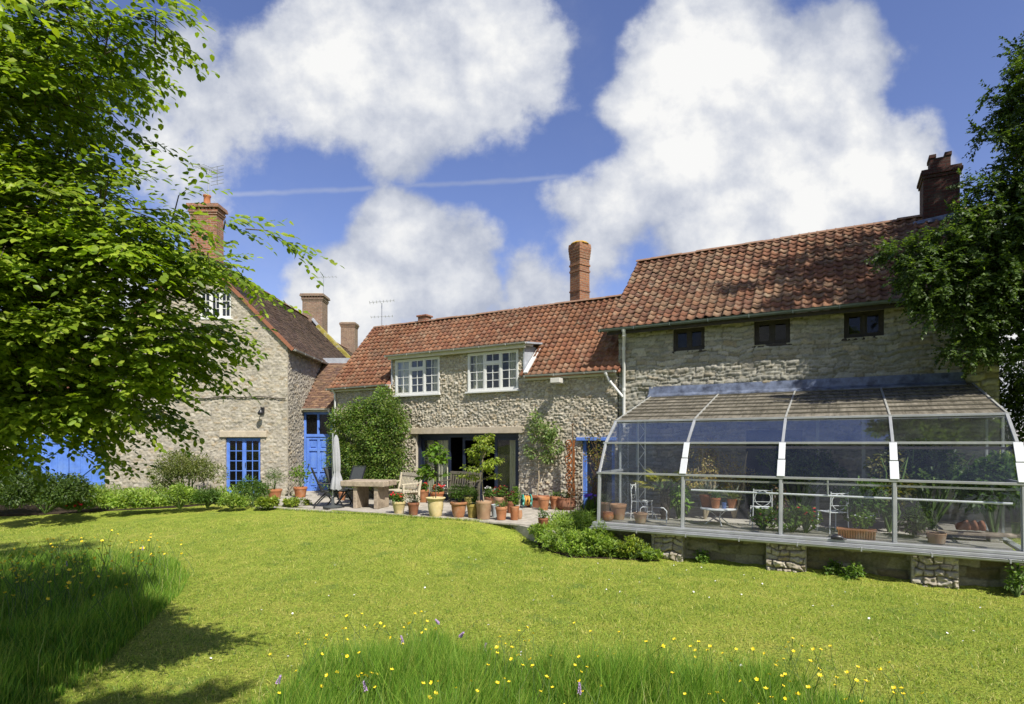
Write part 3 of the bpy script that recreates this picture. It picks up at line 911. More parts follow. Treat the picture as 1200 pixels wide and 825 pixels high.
for (a, b) in ((-.1, DX0 - .02), (DX1 + .06, CL - .02)): MB().box(a, b, -.12, -.07, EV - .17, EV - .03).build('fascia', fascia_m, cot, bevel=.004)
# dormer: low lead roof over both windows, cheeks, fascia
dm = MB()
dm.prism([(DX0 - .1, -.2, 4.60), (DX0 - .1, 1.0, 4.74), (DX0 - .1, 1.0, 4.79), (DX0 - .1, -.2, 4.65)], (DX1 - DX0 + .32, 0, 0))
dorm = dm.build('dormer', lead_m, cot, bevel=.006)
MB().box(DX0 - .06, DX1 + .14, -.19, -.09, 4.50, 4.599).build('fascia', fascia_m, dorm, bevel=.004)
gutter(dorm, (DX0 - .12, -.26, 4.625), (DX1 + .2, -.26, 4.64), .05, mat=gutter_m)
for x in (DX0 - .03, DX1 + .02):
    MB().prism([(x, -.06, EV - .05), (x, .78, 4.62), (x, -.06, 4.6)], (.04, 0, 0)).build('dormer_cheek', lead_m, dorm)
ev = MB()
ev.bar((DX1 + .16, -.2, EV + .03), (DX1 + .16, .82, 4.72), .12, .05)
ev.bar((DX1 + .13, -.17, 4.6), (DX1 + .13, .3, 4.63), .05, .08)
ev.build('verge_board', white_m, dorm, bevel=.004)
for i, (a, b) in enumerate(WIN):
    window(cot, a, b, 3.34, 4.49, -.05, 3, 2, 4, toplight=1)
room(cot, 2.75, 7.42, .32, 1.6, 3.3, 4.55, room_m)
for (a, b) in ((2.86, 3.3), (4.2, 4.55), (5.7, 6.15), (7.0, 7.34)):
    curtain(cot, a, b, .14, 3.36, 4.46, folds=4, amp=.02)
# wide sliding doors under a concrete lintel
MB().box(3.45, 7.55, -.085, .12, 2.081, 2.27).build('lintel', concrete_m, cot, bevel=.01)
sd = MB()
sd.box(3.62, 3.74, .10, .25, .0, 2.08); sd.box(7.25, 7.37, .10, .25, .0, 2.08); sd.box(3.74, 7.25, .102, .25, 1.97, 2.08); sd.box(3.74, 7.25, .102, .25, 0, .07)
slid = sd.build('sliding_door', bluedark_m, cot, bevel=.004)
fr = MB()
for (a, b, y) in ((3.74, 4.86, .145), (5.28, 6.0, .19), (6.45, 7.25, .16)):
    fr.box(a, a + .09, y, y + .045, .07, 1.97); fr.box(b - .09, b, y, y + .045, .07, 1.97)
    fr.box(a + .09, b - .09, y, y + .045, 1.88, 1.97); fr.box(a + .09, b - .09, y, y + .045, .07, .2)
fr.build('door_leaf', bluedark_m, slid, bevel=.004)
for (a, b, y) in ((3.83, 4.77, .165), (6.54, 7.16, .18)): MB().box(a, b, y, y + .006, .2, 1.88).build('pane', glass_m, slid)
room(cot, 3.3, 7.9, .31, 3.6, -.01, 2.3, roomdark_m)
for (a, b) in ((3.8, 4.05), (4.2, 4.7), (6.85, 7.2)):
    curtain(cot, a, b, .36, .03, 2.2, folds=5, amp=.03)
# blue side door, half hidden by the greenhouse
sd2 = MB()
sd2.box(9.33, 9.43, .03, .14, 0, 1.86); sd2.box(10.15, 10.25, .03, .14, 0, 1.86)
bd = sd2.build('door', blue_m, cot, bevel=.004)
MB().box(9.18, 10.3, -.10, .10, 1.861, 1.95).build('lintel', blue_m, bd, bevel=.006)
MB().box(9.43, 10.15, .09, .13, .02, 1.86).build('door_leaf', bluedark_m, bd)
# tall octagonal brick chimney behind the ridge
oc = MB()
def octo(r0, r1, z0, z1):                    # a square stack set cornerwise to the ridge
    vs = [(7.92 + r * 1.17 * cos(rad(-67 + 90 * k)), 3.15 + r * 1.17 * sin(rad(-67 + 90 * k)), z) for r, z in ((r0, z0), (r1, z1)) for k in range(4)]
    oc.add(vs, [(0, 3, 2, 1), (4, 5, 6, 7), (0, 1, 5, 4), (1, 2, 6, 5), (2, 3, 7, 6), (3, 0, 4, 7)])
octo(.285, .27, 4.2, 8.05); octo(.295, .295, 7.4, 7.46); octo(.296, .296, 6.75, 6.80); octo(.30, .30, 7.6, 7.66)
for i in range(4): octo(.29 + .010 * i, .29 + .010 * i, 7.83 + .09 * i, 7.83 + .09 * i + .088)
octo(.325, .31, 8.19, 8.33)
co_ch = oc.build('chimney', brick_orange_m, cot, rot=(0, 0, 0))
MB().lathe([(1e-3, 8.33), (.32, 8.332), (.24, 8.40), (1e-3, 8.44)], 8, (7.92, 3.15, 0)).build('chimney_cap', ochre_m, co_ch)
MB().box(2.05, 2.42, RY - .12, RY + .2, RZ, RZ + .2).box(2.0, 2.47, RY - .16, RY + .24, RZ + .2, RZ + .26).build('vent_stack', brick_m, cot, bevel=.01)
pipe(cot, [(.12, -.2, EV - .1), (.12, -.1, EV - .25), (.12, -.1, .05)], .035)
# floodlight under the eaves
fl = MB()
fl.bar((8.72, -.09, 3.47), (8.72, -.3, 3.5), .06, .06); fl.box(8.58, 8.86, -.46, -.24, 3.42, 3.55); fl.box(8.62, 8.82, -.10, -.06, 3.42, 3.52)
fl.build('floodlight', simple('pale_lamp_housing', (0.55, 0.53, 0.48), 0.5, 0.1), cot, bevel=.01)

# ================================================================== BARN (right range, a storey taller)
bo = fac(10.36, 0)
barn = empty('barn', bo, -TH, 'tall stone barn with weathered red pantile roof and dark windows behind the greenhouse', 'barn')
BL, BE = 7.75, 4.85
def bx(px, s=0.0):
    k = (px - 600) / 680.0
    ox, oy = P0 + NV * s
    t = (k * oy - ox) / (U[0] + k * .49302)
    return t - 10.36
BW = [(bx(789), bx(826)), (bx(884), bx(926)), (bx(989), bx(1036))]
bop = [(a, b, 4.08, 4.64) for a, b in BW]
stone_wall('wall', barn, BL, BE + .02, 17, bop + [(3.1, 4.3, .1, 2.1)], None, relief=.045, pal=PAL_BARN, row=(.065, .14), wid=(.12, .36), mortar=(.22, .205, .15), jr=1.2, res=.026)
BS = 42 * pi / 180; bbl = 3.72
BRY = -.32 + bbl * cos(BS); BRZ = BE - .13 + bbl * sin(BS)
g2 = MB()
for x in (.0, BL - .3):
    g2.prism([(x, 0.03, 0), (x, 4.9, 0), (x, 4.9, BE - .1), (x, BRY, BRZ - .1), (x, 0.03, BE - .1)], (.3, 0, 0))
g2.box(.3, BL - .3, 4.6, 4.9, 0, BE - .1)
g2.build('gable_wall', stone_flat_m, barn)
br = tile_roof('roof', barn, BL + .5, bbl, (0, -.32, BE - .13), (1, 0, 0), (0, cos(BS), sin(BS)), PAL_PAN_OLD, 23, tw=.205, gauge=.225, a0=-.26, jit=1.6)
ridge_tiles('ridge', br, (-.27, BRY, BRZ + .03), (BL + .25, BRY, BRZ + .03), .13, seed=5)
MB().prism([(-.27, BRY, BRZ - .02), (BL + .25, BRY, BRZ - .02), (BL + .25, 5.2, BE - .3), (-.27, 5.2, BE - .3)], (0, -.03, -.04)).build('roof_back', bpy.data.materials['back_tiles'], br)
for x in (-.20, BL + .2): MB().bar((x, -.3, BE - .2), (x, BRY, BRZ - .07), .03, .12).build('verge_board', gutter_m, barn)
MB().box(-.22, BL + .2, -.30, -.005, BE - .2, BE - .17).box(-.22, BL + .2, -.31, -.28, BE - .26, BE - .12).build('soffit', oak_m, barn)
gutter(barn, (-.42, -.40, BE - .12), (BL + .25, -.40, BE - .12), .065, mat=gutterdark_m)
for (a, b) in BW:
    w = window(barn, a, b, 4.08, 4.64, .05, 2, 1, 1, oak_m, fw=.065, glass=darkglass_m, sill=True)
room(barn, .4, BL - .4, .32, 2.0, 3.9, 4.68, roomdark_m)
MB().box(3.1, 4.3, .1, .16, .1, 2.1).build('door', bluedark_m, barn)
pipe(barn, [(.26, -.40, BE - .18), (.26, -.36, BE - .3), (.16, -.09, BE - .52), (.16, -.09, 2.2)], .042)
pipe(barn, [(-.28, -.25, EV - .12), (-.22, -.16, EV - .3), (.14, -.11, EV - .75)], .036)
bch = brick_chimney(barn, BL - .65, BRY + .1, BRZ - .6, BRZ + 1.05, .70, .72, brick_dark_m, corbel=2, pots=0)
MB().box(BL - .85, BL - .45, BRY - .1, BRY + .3, BRZ + 1.05, BRZ + 1.36).box(BL - .87, BL - .73, BRY - .12, BRY + .32, BRZ + 1.36, BRZ + 1.45).box(BL - .57, BL - .43, BRY - .12, BRY + .32, BRZ + 1.36, BRZ + 1.45).build('chimney_pot', brick_dark_m, bch, bevel=.01)
MB().prism([(BL - 1.2, BRY - .35, BRZ - .22), (BL - .2, BRY - .35, BRZ - .22), (BL - .2, BRY - .29, BRZ - .04), (BL - 1.2, BRY - .29, BRZ - .14)], (0, .05, .0)).build('flashing', leadstain_m, bch)

# ================================================================== GABLE HOUSE (left), facing the lawn
GX0, GX1, GY = -13.72, -7.58, 19.6
gh = empty('gable_house', (GX0, GY, 0), 0, 'tall grey stone gable house with dark tiled roof, brick chimneys and blue french windows', 'house')
GW = GX1 - GX0; GE = 5.1; GR = GE + GW / 2 + .12
gtop = lambda x: np.where(x < GW / 2, GE + .06 + x * 1.0, GE + .06 + (GW - x) * 1.0)
fx = lambda px: (px - 600) / 680.0 * GY - GX0
gopen = [(fx(264.5), fx(305.5), .08, 1.98), (fx(233), fx(271), 6.0, 6.95)]
stone_wall('wall', gh, GW, GR, 31, gopen, gtop, res=.03, relief=.03, pal=PAL_GABLE, row=(.065, .17), wid=(.08, .28), mortar=(.36, .33, .275), rubble=(.17, .07, .62))
GD1 = 10.6; GD2 = 18.8
stone_wall('side_wall', gh, 4.2, GE, 37, (), None, res=.03, relief=.034, pal=PAL_GABLE, row=(.065, .17), wid=(.08, .28), mortar=(.36, .33, .275), rubble=(.17, .07, .62), loc=(GW, 0, 0), rz=pi / 2)
rest = MB()
rest.box(GW - .32, GW - .02, 4.1, GD2, 0, GE - .05); rest.box(0.02, .32, .3, GD2, 0, GE - .05)
rest.prism([(0, GD2 - .3, 0), (GW, GD2 - .3, 0), (GW, GD2 - .3, GE), (GW / 2, GD2 - .3, GR - .45), (0, GD2 - .3, GE)], (0, .3, 0))
rest.build('back_wall', stone_flat_m, gh)
q = sqrt(.5); gsl = (GW / 2 + .22) / q
# right slope (seen), left slope, then the lower range behind the mossy coping
gr1 = tile_roof('roof', gh, GD1 + .12, gsl, (GW + .2, -.12, GE - .13), (0, 1, 0), (-q, 0, q), PAL_DARK, 41, tw=.19, gauge=.115, kind='plain', mat=plaintile_m)
tile_roof('roof_slope', gr1, GD1 + .12, gsl, (-.2, -.12, GE - .13), (0, 1, 0), (q, 0, q), PAL_DARK, 43, tw=.30, gauge=.18, kind='plain', mat=plaintile_m)
gr2 = tile_roof('rear_roof', gh, GD2 - GD1 - .15, gsl - .55, (GW + .1, GD1 + .15, GE - .35), (0, 1, 0), (-q, 0, q), PAL_DARK, 47, tw=.24, gauge=.15, kind='plain', mat=plaintile_m)
MB().prism([(GW / 2, GD1 + .15, GR - .6), (GW / 2, GD2, GR - .6), (-.1, GD2, GE - .4), (-.1, GD1 + .15, GE - .4)], (0, 0, .05)).build('roof_back', plaintile_m if False else bpy.data.materials['back_tiles'], gr2)
ridge_tiles('ridge', gr1, (GW / 2, -.12, GR + .0), (GW / 2, GD1, GR + .0), .13, seed=7)
ridge_tiles('ridge', gr2, (GW / 2, GD1 + .2, GR - .44), (GW / 2, GD2, GR - .44), .12, seed=8)
vgm = simple('red_brown_verge', (0.24, 0.10, 0.055), .8, .25)
for x in (GW + .22, -.22): MB().bar((x, -.10, GE - .17), (GW / 2, -.10, GR - .02), .05, .11, (0, 0, 1)).build('verge_board', vgm, gh)
MB().bar((GW + .18, GD1 + .05, GE - .02), (GW / 2 + .5, GD1 + .05, GR - .42), .34, .26, (0, 0, 1)).build('coping', moss_m, gh, bevel=.02)
gutter(gh, (GW + .24, -.1, GE - .14), (GW + .24, 3.9, GE - .14), .06, mat=gutter_m, out=(1, 0, 0))
brick_chimney(gh, GW / 2 - .06, .78, GR - 1.0, GR + 1.8, .92, .5, brick_m, cap=concrete_m, corbel=4, pots=1, dentil=True)
brick_chimney(gh, GW / 2 + .15, GD1 + .75, GR - 1.2, GR + 1.35, 1.05, .9, brick_grey_m, corbel=4, cap=concrete_m, dentil=True)
brick_chimney(gh, GW / 2 + .1, GD2 - .75, GR - 1.2, GR + 1.25, .9, .75, brick_grey_m, corbel=3, cap=concrete_m)
MB().bar((GW / 2 + .72, GD1 + .2, GR - .62), (GW / 2 + .2, GD1 + .2, GR + .02), .12, .12).build('flashing', lead_m, gh)
# blue french windows with stone lintel
window(gh, fx(264.5), fx(305.5), .08, 1.97, .06, 2, 2, 5, blue_m, fw=.07, bw=.026, name='french_window', sill=False, glass=darkglass_m)
fwn = [o for o in gh.children if o.name.startswith('french_window')][0]
for sx in (-.06, .06): MB().tube([(fx(285) + sx, .03, 1.0), (fx(285) + sx, .03, 1.14)], .012, 8).build('handle', black_m, fwn)
MB().box(fx(258), fx(313), -.075, .1, 1.99, 2.2).build('lintel', concrete_m, gh, bevel=.015)
room(gh, fx(255), fx(315), .32, 2.2, 0.05, 2.1, roomdark_m)
window(gh, fx(233), fx(271), 6.02, 6.94, .04, 3, 2, 3, white_m)
room(gh, fx(228), fx(276), .32, 1.2, 5.95, 7.0, roomdark_m)
# wall lamp and the line of an old cable across the gable
wl = MB()
wl.box(fx(309) - .05, fx(309) + .05, -.10, -.04, 2.82, 3.0); wl.tube([(fx(309), -.1, 2.95), (fx(309), -.22, 3.0), (fx(309), -.25, 2.92)], .015, 8)
wl.lathe([(.02, 2.92), (.09, 2.82), (.08, 2.74), (.001, 2.73)], 10, (fx(309), -.25, 0))
wl.build('wall_lamp', black_m, gh)
cpts = [(x, -.055 - .01 * sin(x * 3), 3.33 + .025 * sin(x * 1.7) + .02 * sin(x * 5.1)) for x in np.linspace(.5, GW - .05, 40)]
MB().tube(cpts, .02, 6).build('wall_cable', cable_m, gh)

# ================================================================== LINK with the blue front door between house and cottage
lk = empty('entrance_porch', (GX1, 21.1, 0), 0, 'small lean-to entrance with brown tiled roof and tall blue panelled door', 'porch')
LW = 1.5
MB().box(1.06, LW + .3, 0, .25, 0, 2.95).build('wall', stone_flat_m, lk)
df = MB()
df.box(0.02, .10, -.02, .1, 0, 2.92); df.box(.98, 1.06, -.02, .1, 0, 2.92); df.box(.10, .98, -.018, .1, 2.84, 2.92); df.box(.10, .98, -.018, .1, 2.02, 2.12)
df.box(.50, .58, -.016, .1, 2.12, 2.84)
dfo = df.build('door_frame', blue_m, lk, bevel=.005)
for (a, b) in ((.1, .5), (.58, .98)): MB().box(a, b, .03, .036, 2.12, 2.84).build('pane', darkglass_m, dfo)
dd = MB().box(.10, .98, .055, .075, .05, 2.02)
for (xa, xb) in ((.10, .20), (.49, .59), (.88, .98)): dd.box(xa, xb, .012, .0545, .05, 2.02)
for (xa, xb) in ((.20, .49), (.59, .88)):
    for (za, zb) in ((.05, .2), (.74, .84), (1.5, 1.6), (1.92, 2.02)): dd.box(xa, xb, .013, .0546, za, zb)
    for (za, zb) in ((.2, .74), (.84, 1.5), (1.6, 1.92)): dd.box(xa + .05, xb - .05, .030, .0548, za + .05, zb - .05)
ddo = dd.build('door', blue_m, lk, bevel=.008)
MB().tube([(.2, -.05, 1.02), (.2, .02, 1.02)], .02, 8).ball((.2, -.06, 1.02), .03).build('handle', black_m, ddo)
MB().box(0, 1.1, -.12, .1, 0, .05).build('step', slab_m, lk, bevel=.01)
room(lk, .05, LW, .3, 1.6, 0.05, 2.95, roomdark_m)
LS = 41 * pi / 180
tile_roof('roof', lk, LW + .35, 2.95, (0, -.2, 3.02), (1, 0, 0), (0, cos(LS), sin(LS)), PAL_BROWN, 53, tw=.17, gauge=.11, kind='plain', mat=plaintile_m)
MB().box(0, LW + .3, -.12, -.04, 2.92, 3.04).build('fascia', fascia_m, lk)
gutter(lk, (0, -.24, 3.03), (1.05, -.24, 3.03), .055, mat=fascia_m)
pipe(lk, [(1.0, -.24, 2.98), (1.02, -.2, 2.85), (1.22, -.1, 2.6)], .035)
MB().prism([(0.0, -.2 + 2.95 * cos(LS), 3.02 + 2.95 * sin(LS)), (LW + .6, -.2 + 2.95 * cos(LS), 3.02 + 2.95 * sin(LS)), (LW + .6, -.2 + 2.95 * cos(LS), 3.25 + 2.95 * sin(LS)), (0.0, -.2 + 2.95 * cos(LS), 3.25 + 2.95 * sin(LS))], (0, .06, 0)).build('flashing', lead_m, lk)

# ================================================================== OUTBUILDING at the far left with blue doors
ob = empty('outbuilding', (-20.6, 20.6, 0), 0, 'low cream rendered outbuilding with wide bright blue plank doors behind the leafy branches', 'outbuilding')
OW = 6.9
w_ = MB().box(0, OW, 0.0, .3, 2.12, 3.5).box(0, 2.9, 0, .3, 0, 2.12).box(0, .3, .3, 5, 0, 3.5).box(0.3, OW, 4.7, 5, 0, 3.5)
w_.build('wall', render_m, ob)
for x in (2.9, 4.9):
    d_ = MB()
    n = 10
    for i in range(n):
        d_.box(x + .01 + i * .197, x + .01 + i * .197 + .19, -.03, .02, .06, 2.1)
    dob = d_.build('door', blue_m, ob, bevel=.004)
    b_ = MB().box(x + .03, x + 1.95, -.065, -.031, .3, .44).box(x + .03, x + 1.95, -.065, -.031, 1.78, 1.92)
    b_.bar((x + .12, -.047, .44), (x + 1.86, -.047, 1.78), .03, .14, (0, 0, 1)).bar((x + .12, -.05, 1.78), (x + 1.86, -.05, .44), .03, .14, (0, 0, 1))
    b_.build('brace', blue_m, dob, bevel=.004)
orf = tile_roof('roof', ob, OW + .2, 2.9, (-.1, -.2, 3.42), (1, 0, 0), (0, cos(rad(38)), sin(rad(38))), PAL_PAN, 61, tw=.25, gauge=.3)
MB().prism([(-.1, 2.09, 5.2), (OW + .1, 2.09, 5.2), (OW + .1, 5.2, 3.3), (-.1, 5.2, 3.3)], (0, 0, -.06)).build('roof_back', bpy.data.materials['back_tiles'], orf)
gutter(ob, (-.1, -.26, 3.42), (OW, -.26, 3.42), .055, mat=gutter_m)

# ================================================================== aerials on the chimneys
def aerial(loc, rz, label, h=.9, els=9, L=.9, tilt=0.0, dish=False):
    t = empty('tv_aerial', loc, rz, label, 'aerial', 'television aerials on the roofs')
    MB().tube([(0, 0, 0), (0, 0, h)], .018, 8).build('mast', steel_m, t)
    b = MB().bar((-L / 2, 0, h), (L / 2, 0, h + tilt), .02, .02)
    for i in range(els):
        f = i / (els - 1); x = -L / 2 + L * f
        b.tube([(x, -.2 - .07 * (1 - f), h + tilt * f), (x, .2 + .07 * (1 - f), h + tilt * f)], .007, 6)
    b.build('boom', steel_m, t)
    if dish:
        r = MB()
        for i in range(6): r.tube([(L / 2 - .02, -.3, h + .32 - .125 * i), (L / 2 - .02, .3, h + .32 - .125 * i)], .008, 6)
        r.bar((L / 2 - .02, 0, h - .32), (L / 2 - .02, 0, h + .34), .02, .02); r.build('reflector', steel_m, t)
    return t
az = GR + 1.8 + .1
a1 = aerial((GX0 + GW / 2, GY + .75, az), rad(70), 'large multi-element aerial on the tallest brick chimney of the gable house', 1.15, 9, .8, .1, True)
MB().tube([(-.9, -.05, .42), (.1, -.02, .24), (.9, .1, .02)], .006, 6).build('cross_arm', whitemetal_m, a1)
aerial((GX0 + GW / 2 + .6, GY + GD1 + .75, GR + 1.2), rad(8), 'thin aerial on the weathered chimney beside the mossy roof coping', 1.1, 8, 1.3, .1)
a3 = fac(.22, RY, RZ - .05)
a3o = aerial(a3, rad(10), 'aerial with two booms at the left end of the cottage ridge', 1.0, 8, .9, .12)
bb = MB().bar((-.4, 0, .45), (.4, 0, .52), .02, .02)
for i in range(7): bb.tube([(-.4 + .133 * i, -.2, .45 + .012 * i), (-.4 + .133 * i, .2, .45 + .012 * i)], .007, 6)
bb.build('boom', steel_m, a3o)
# ================================================================== GREENHOUSE leaning on the barn
G0 = np.array([4.6, 9.8]) + U * (-3.36)
gho = empty('greenhouse', (G0[0], G0[1], 0), -TH, 'large lean-to greenhouse of weathered aluminium on a low stone base against the barn', 'greenhouse')
GLN, GDP = 6.5, 3.86
PROF = [(0.0, .25), (.06, 1.21), (.42, 1.80), (1.04, 2.26), (3.84, 3.0)]
PX = [0.03, 1.66, 3.30, 4.92, 6.47]
def ghp(px, s):                              # x along the greenhouse for a photo column at depth s
    k = (px - 600) / 680.0
    ox, oy = G0 + NV * s
    return (k * oy - ox) / (U[0] + k * .49302)
def ghw(px, s):
    x = ghp(px, s); p = G0 + U * x + NV * s
    return (p[0], p[1])
# base: damp stone wall set back under the sill, and four rough piers
stone_wall('base_wall', gho, GLN - .1, .62, 71, (), None, res=.018, relief=.035, pal=PAL_DAMP, row=(.11, .2), wid=(.2, .5), mortar=(.17, .16, .11), mat=stone_damp_m, x0=.05, z0=-.45, loc=(0, .16, 0))
MB().box(.05, .3, .2, GDP - .05, -.45, .16).box(GLN - .3, GLN - .05, .2, GDP - .05, -.45, .16).build('side_wall', stone_flat_m, gho)
for (pa, pb) in ((765, 800), (899, 944), (1069, 1122), (1192, 1230)):
    xa, xb = ghp(pa, 0), ghp(pb, 0)
    pr = stone_wall('pier', gho, xb - xa, .55, int(pa), (), None, res=.012, relief=.075, pal=[tuple(v * .85 for v in cc) for cc in PAL_COTTAGE], row=(.09, .15), wid=(.10, .22), mortar=(.17, .15, .11), x0=0, z0=-.43, loc=(xa, -.03, 0), thick=.22, jr=1.5)
    MB().box(.0, xb - xa, -.03, .2, .115, .14).box(-.015, .03, -.02, .2, -.43, .12).box(xb - xa - .03, xb - xa + .012, -.02, .2, -.43, .12).build('pier_cap', stone_flat_m, pr, bevel=.01)
sl = MB()
sl.box(-.06, GLN + .06, -.10, .06, .205, .25); sl.box(-.06, GLN + .06, -.14, -.07, .155, .20); sl.box(-.06, GLN + .06, -.05, .30, .16, .2)
sl.box(-.06, .05, .06, GDP, .205, .25); sl.box(GLN - .05, GLN + .06, .06, GDP, .205, .25)
sill = sl.build('sill', alu_m, gho, bevel=.006)
gutter(gho, (-.08, -.185, .165), (GLN + .08, -.185, .15), .045, mat=alu_m)
MB().box(.1, GLN - .1, .3, GDP, .0, .24).build('floor', slab_m, gho)
# ribs, rails
for i, x in enumerate(PX):
    r = MB()
    for (a, b) in zip(PROF[:-2], PROF[1:-1]):
        r.bar((x, a[0], a[1]), (x, b[0], b[1]), .045, .045, (0, -.5, .8))
    MB().bar((x, PROF[3][0], PROF[3][1] + .008), (x, PROF[4][0], PROF[4][1] + .008), .034, .045).build('roof_bar', gutter_m, gho, bevel=.004)
    r.bar((x, .02, .25), (x, .08, 1.21), .07, .03, (0, 1, 0))
    r.build('rib', alu_m, gho, bevel=.004)
    (a, b) = PROF[1], PROF[2]
    d = Vector((0, b[0] - a[0], b[1] - a[1])).normalized(); nn = Vector((0, -d.z, d.y))
    if i > 0:
        c = MB()
        p0 = Vector((x, a[0], a[1])) + nn * .045; p1 = Vector((x, b[0], b[1])) + nn * .045; m_ = p0.lerp(p1, .48)
        wd = .12 if i < 4 else .13
        c.bar(p0, m_ - d * .008, wd, .018, nn); c.bar(m_ + d * .008, p1 - d * .02, wd - .015, .018, nn)
        c.build('cover_plate', plate_m, gho, bevel=.004)
for j, (s, z) in enumerate(PROF[1:]):
    w = .036 if j < 2 else .03
    mb = MB()
    if j < 3:
        mb.bar((-.02, s - .015, z), (GLN + .02, s - .015, z), w, .04, (0, 0, 1))
    else:
        mb.bar((.02, s, z), (GLN - .02, s, z), .06, .06)
    mb.build('rail', alu_m, gho, bevel=.004)
MB().tube([(1.75, .32, .92), (GLN - .1, .32, .90)], .018, 8).tube([(4.0, .32, .92), (4.0, .1, 1.2)], .012, 6).build('pipe_rail', whitemetal_m, gho)
MB().bar((PX[1], .14, 1.12), (GLN - .05, .14, 1.12), .03, .03).build('inner_rail', gutter_m, gho)
MB().bar((PX[1], .5, 1.72), (GLN - .05, .5, 1.72), .03, .04).build('inner_rail', oak_m, gho)
# panes: every bay and tier its own sheet
for i in range(4):
    for j in range(3):
        (s0, z0), (s1, z1) = PROF[j], PROF[j + 1]
        a, b = PX[i] + .02, PX[i + 1] - .02
        MB().prism([(a, s0 + .005, z0 + .01), (b, s0 + .005, z0 + .01), (b, s1 + .005, z1 - .01), (a, s1 + .005, z1 - .01)], (0, .004, .002)).build('glass_pane', ghglass_m, gho)
    # roof bay: lapped sheets one above the other
    (s0, z0), (s1, z1) = PROF[3], PROF[4]
    g = MB(); n = 8
    for k in range(n):
        f0, f1 = k / n, (k + 1.12) / n
        p = lambda x, f, up: (x, s0 + (s1 - s0) * min(f, 1.0), z0 + (z1 - z0) * min(f, 1.0) + up)
        g.prism([p(PX[i] + .02, f0, .014), p(PX[i + 1] - .02, f0, .014), p(PX[i + 1] - .02, f1, .002), p(PX[i] + .02, f1, .002)], (0, 0, .004))
    gr_ = g.build('roof_pane', ghroof_m, gho)
    l_ = MB()
    for k in range(1, n):
        f = k / n
        l_.bar((PX[i] + .02, s0 + (s1 - s0) * f - .01, z0 + (z1 - z0) * f + .016), (PX[i + 1] - .02, s0 + (s1 - s0) * f - .01, z0 + (z1 - z0) * f + .016), .05, .022)
    l_.build('lap_strip', simple('mossy_lap', (0.10, 0.092, 0.065), .9, .5, 8) if i == 0 else bpy.data.materials['mossy_lap'], gr_)
for x in (.03, GLN - .03):
    pts = [(x, s, z) for s, z in PROF] + [(x, GDP - .02, .25)]
    MB().prism(pts, (.004, 0, 0)).build('end_pane', ghglass_m, gho)
    e = MB()
    e.bar((x, .06, 1.21), (x, GDP, 1.21), .04, .05); e.bar((x, 1.04, 2.26), (x, GDP, 2.26), .035, .04)
    e.bar((x, 1.3, .25), (x, 1.3, 2.3), .04, .04); e.bar((x, 2.5, .25), (x, 2.5, 2.62), .04, .04); e.bar((x, GDP - .03, .25), (x, GDP - .03, 3.0), .05, .05)
    e.build('end_frame', alu_m, gho, bevel=.004)
tr = MB()
tx = ghp(748, 2.2)
for dx in (0, .16): tr.tube([(tx + dx, 2.2, .2), (tx + dx, 2.2, 2.5)], .014, 6)
for k in range(10):
    tr.tube([(tx + (0 if k % 2 else .16), 2.2, .3 + k * .22), (tx + (.16 if k % 2 else 0), 2.2, .52 + k * .22)], .008, 6)
tr.build('lattice_post', whitemetal_m, gho)
for px in (958, 1012): MB().box(ghp(px, 2.6) - .03, ghp(px, 2.6) + .03, 2.57, 2.63, .18, 2.6).build('roof_post', alu_m, gho)
lf = MB().prism([(-.05, 3.60, 2.95), (GLN - .15, 3.60, 2.95), (GLN - .15, GDP - .14, 3.03), (-.05, GDP - .14, 3.03)], (0, 0, .02))
for i in range(9):
    a, b = -.05 + i * .705, -.05 + (i + 1) * .705 + .02
    lf.prism([(a, GDP - .16 - .004 * (i % 2), 3.02), (b, GDP - .16 - .004 * (i % 2), 3.02), (b, GDP - .11, 3.22), (a, GDP - .11, 3.22)], (0, .02, 0))
lf.build('lead_flashing', leadstain_m, gho)

# ================================================================== leaves and plants
def rand_unit(n, rng):
    v = rng.normal(size=(n, 3)); return v / np.linalg.norm(v, axis=1, keepdims=True)
def normed(v): return v / np.maximum(1e-9, np.linalg.norm(v, axis=1, keepdims=True))
LEAF_PAL = {
    'beech': [(0.155, 0.235, 0.018), (0.20, 0.28, 0.022), (0.105, 0.17, 0.015), (0.245, 0.31, 0.032)],
    'dark': [(0.048, 0.084, 0.018), (0.066, 0.11, 0.022), (0.035, 0.064, 0.014), (0.10, 0.15, 0.034)],
    'shrub': [(0.065, 0.13, 0.02), (0.09, 0.165, 0.028), (0.05, 0.10, 0.018), (0.12, 0.19, 0.04)],
    'lime': [(0.17, 0.24, 0.03), (0.22, 0.28, 0.035), (0.13, 0.19, 0.025), (0.26, 0.29, 0.05)],
    'olive': [(0.12, 0.15, 0.04), (0.155, 0.18, 0.055), (0.095, 0.125, 0.03), (0.19, 0.20, 0.075)],
    'weedy': [(0.18, 0.28, 0.04), (0.24, 0.34, 0.05), (0.12, 0.20, 0.028), (0.29, 0.37, 0.08)],
    'fresh': [(0.115, 0.21, 0.028), (0.15, 0.25, 0.038), (0.085, 0.16, 0.02), (0.19, 0.27, 0.055)],
    'bronze': [(0.10, 0.06, 0.045), (0.13, 0.085, 0.05), (0.08, 0.05, 0.045), (0.11, 0.12, 0.04)],
    'dry': [(0.34, 0.24, 0.08), (0.42, 0.32, 0.10), (0.25, 0.18, 0.07), (0.30, 0.28, 0.10)],
    'grey': [(0.17, 0.19, 0.14), (0.22, 0.24, 0.18), (0.13, 0.15, 0.10), (0.26, 0.27, 0.2)],
    'palm': [(0.22, 0.23, 0.05), (0.30, 0.28, 0.06), (0.15, 0.17, 0.04), (0.38, 0.33, 0.09)],
}
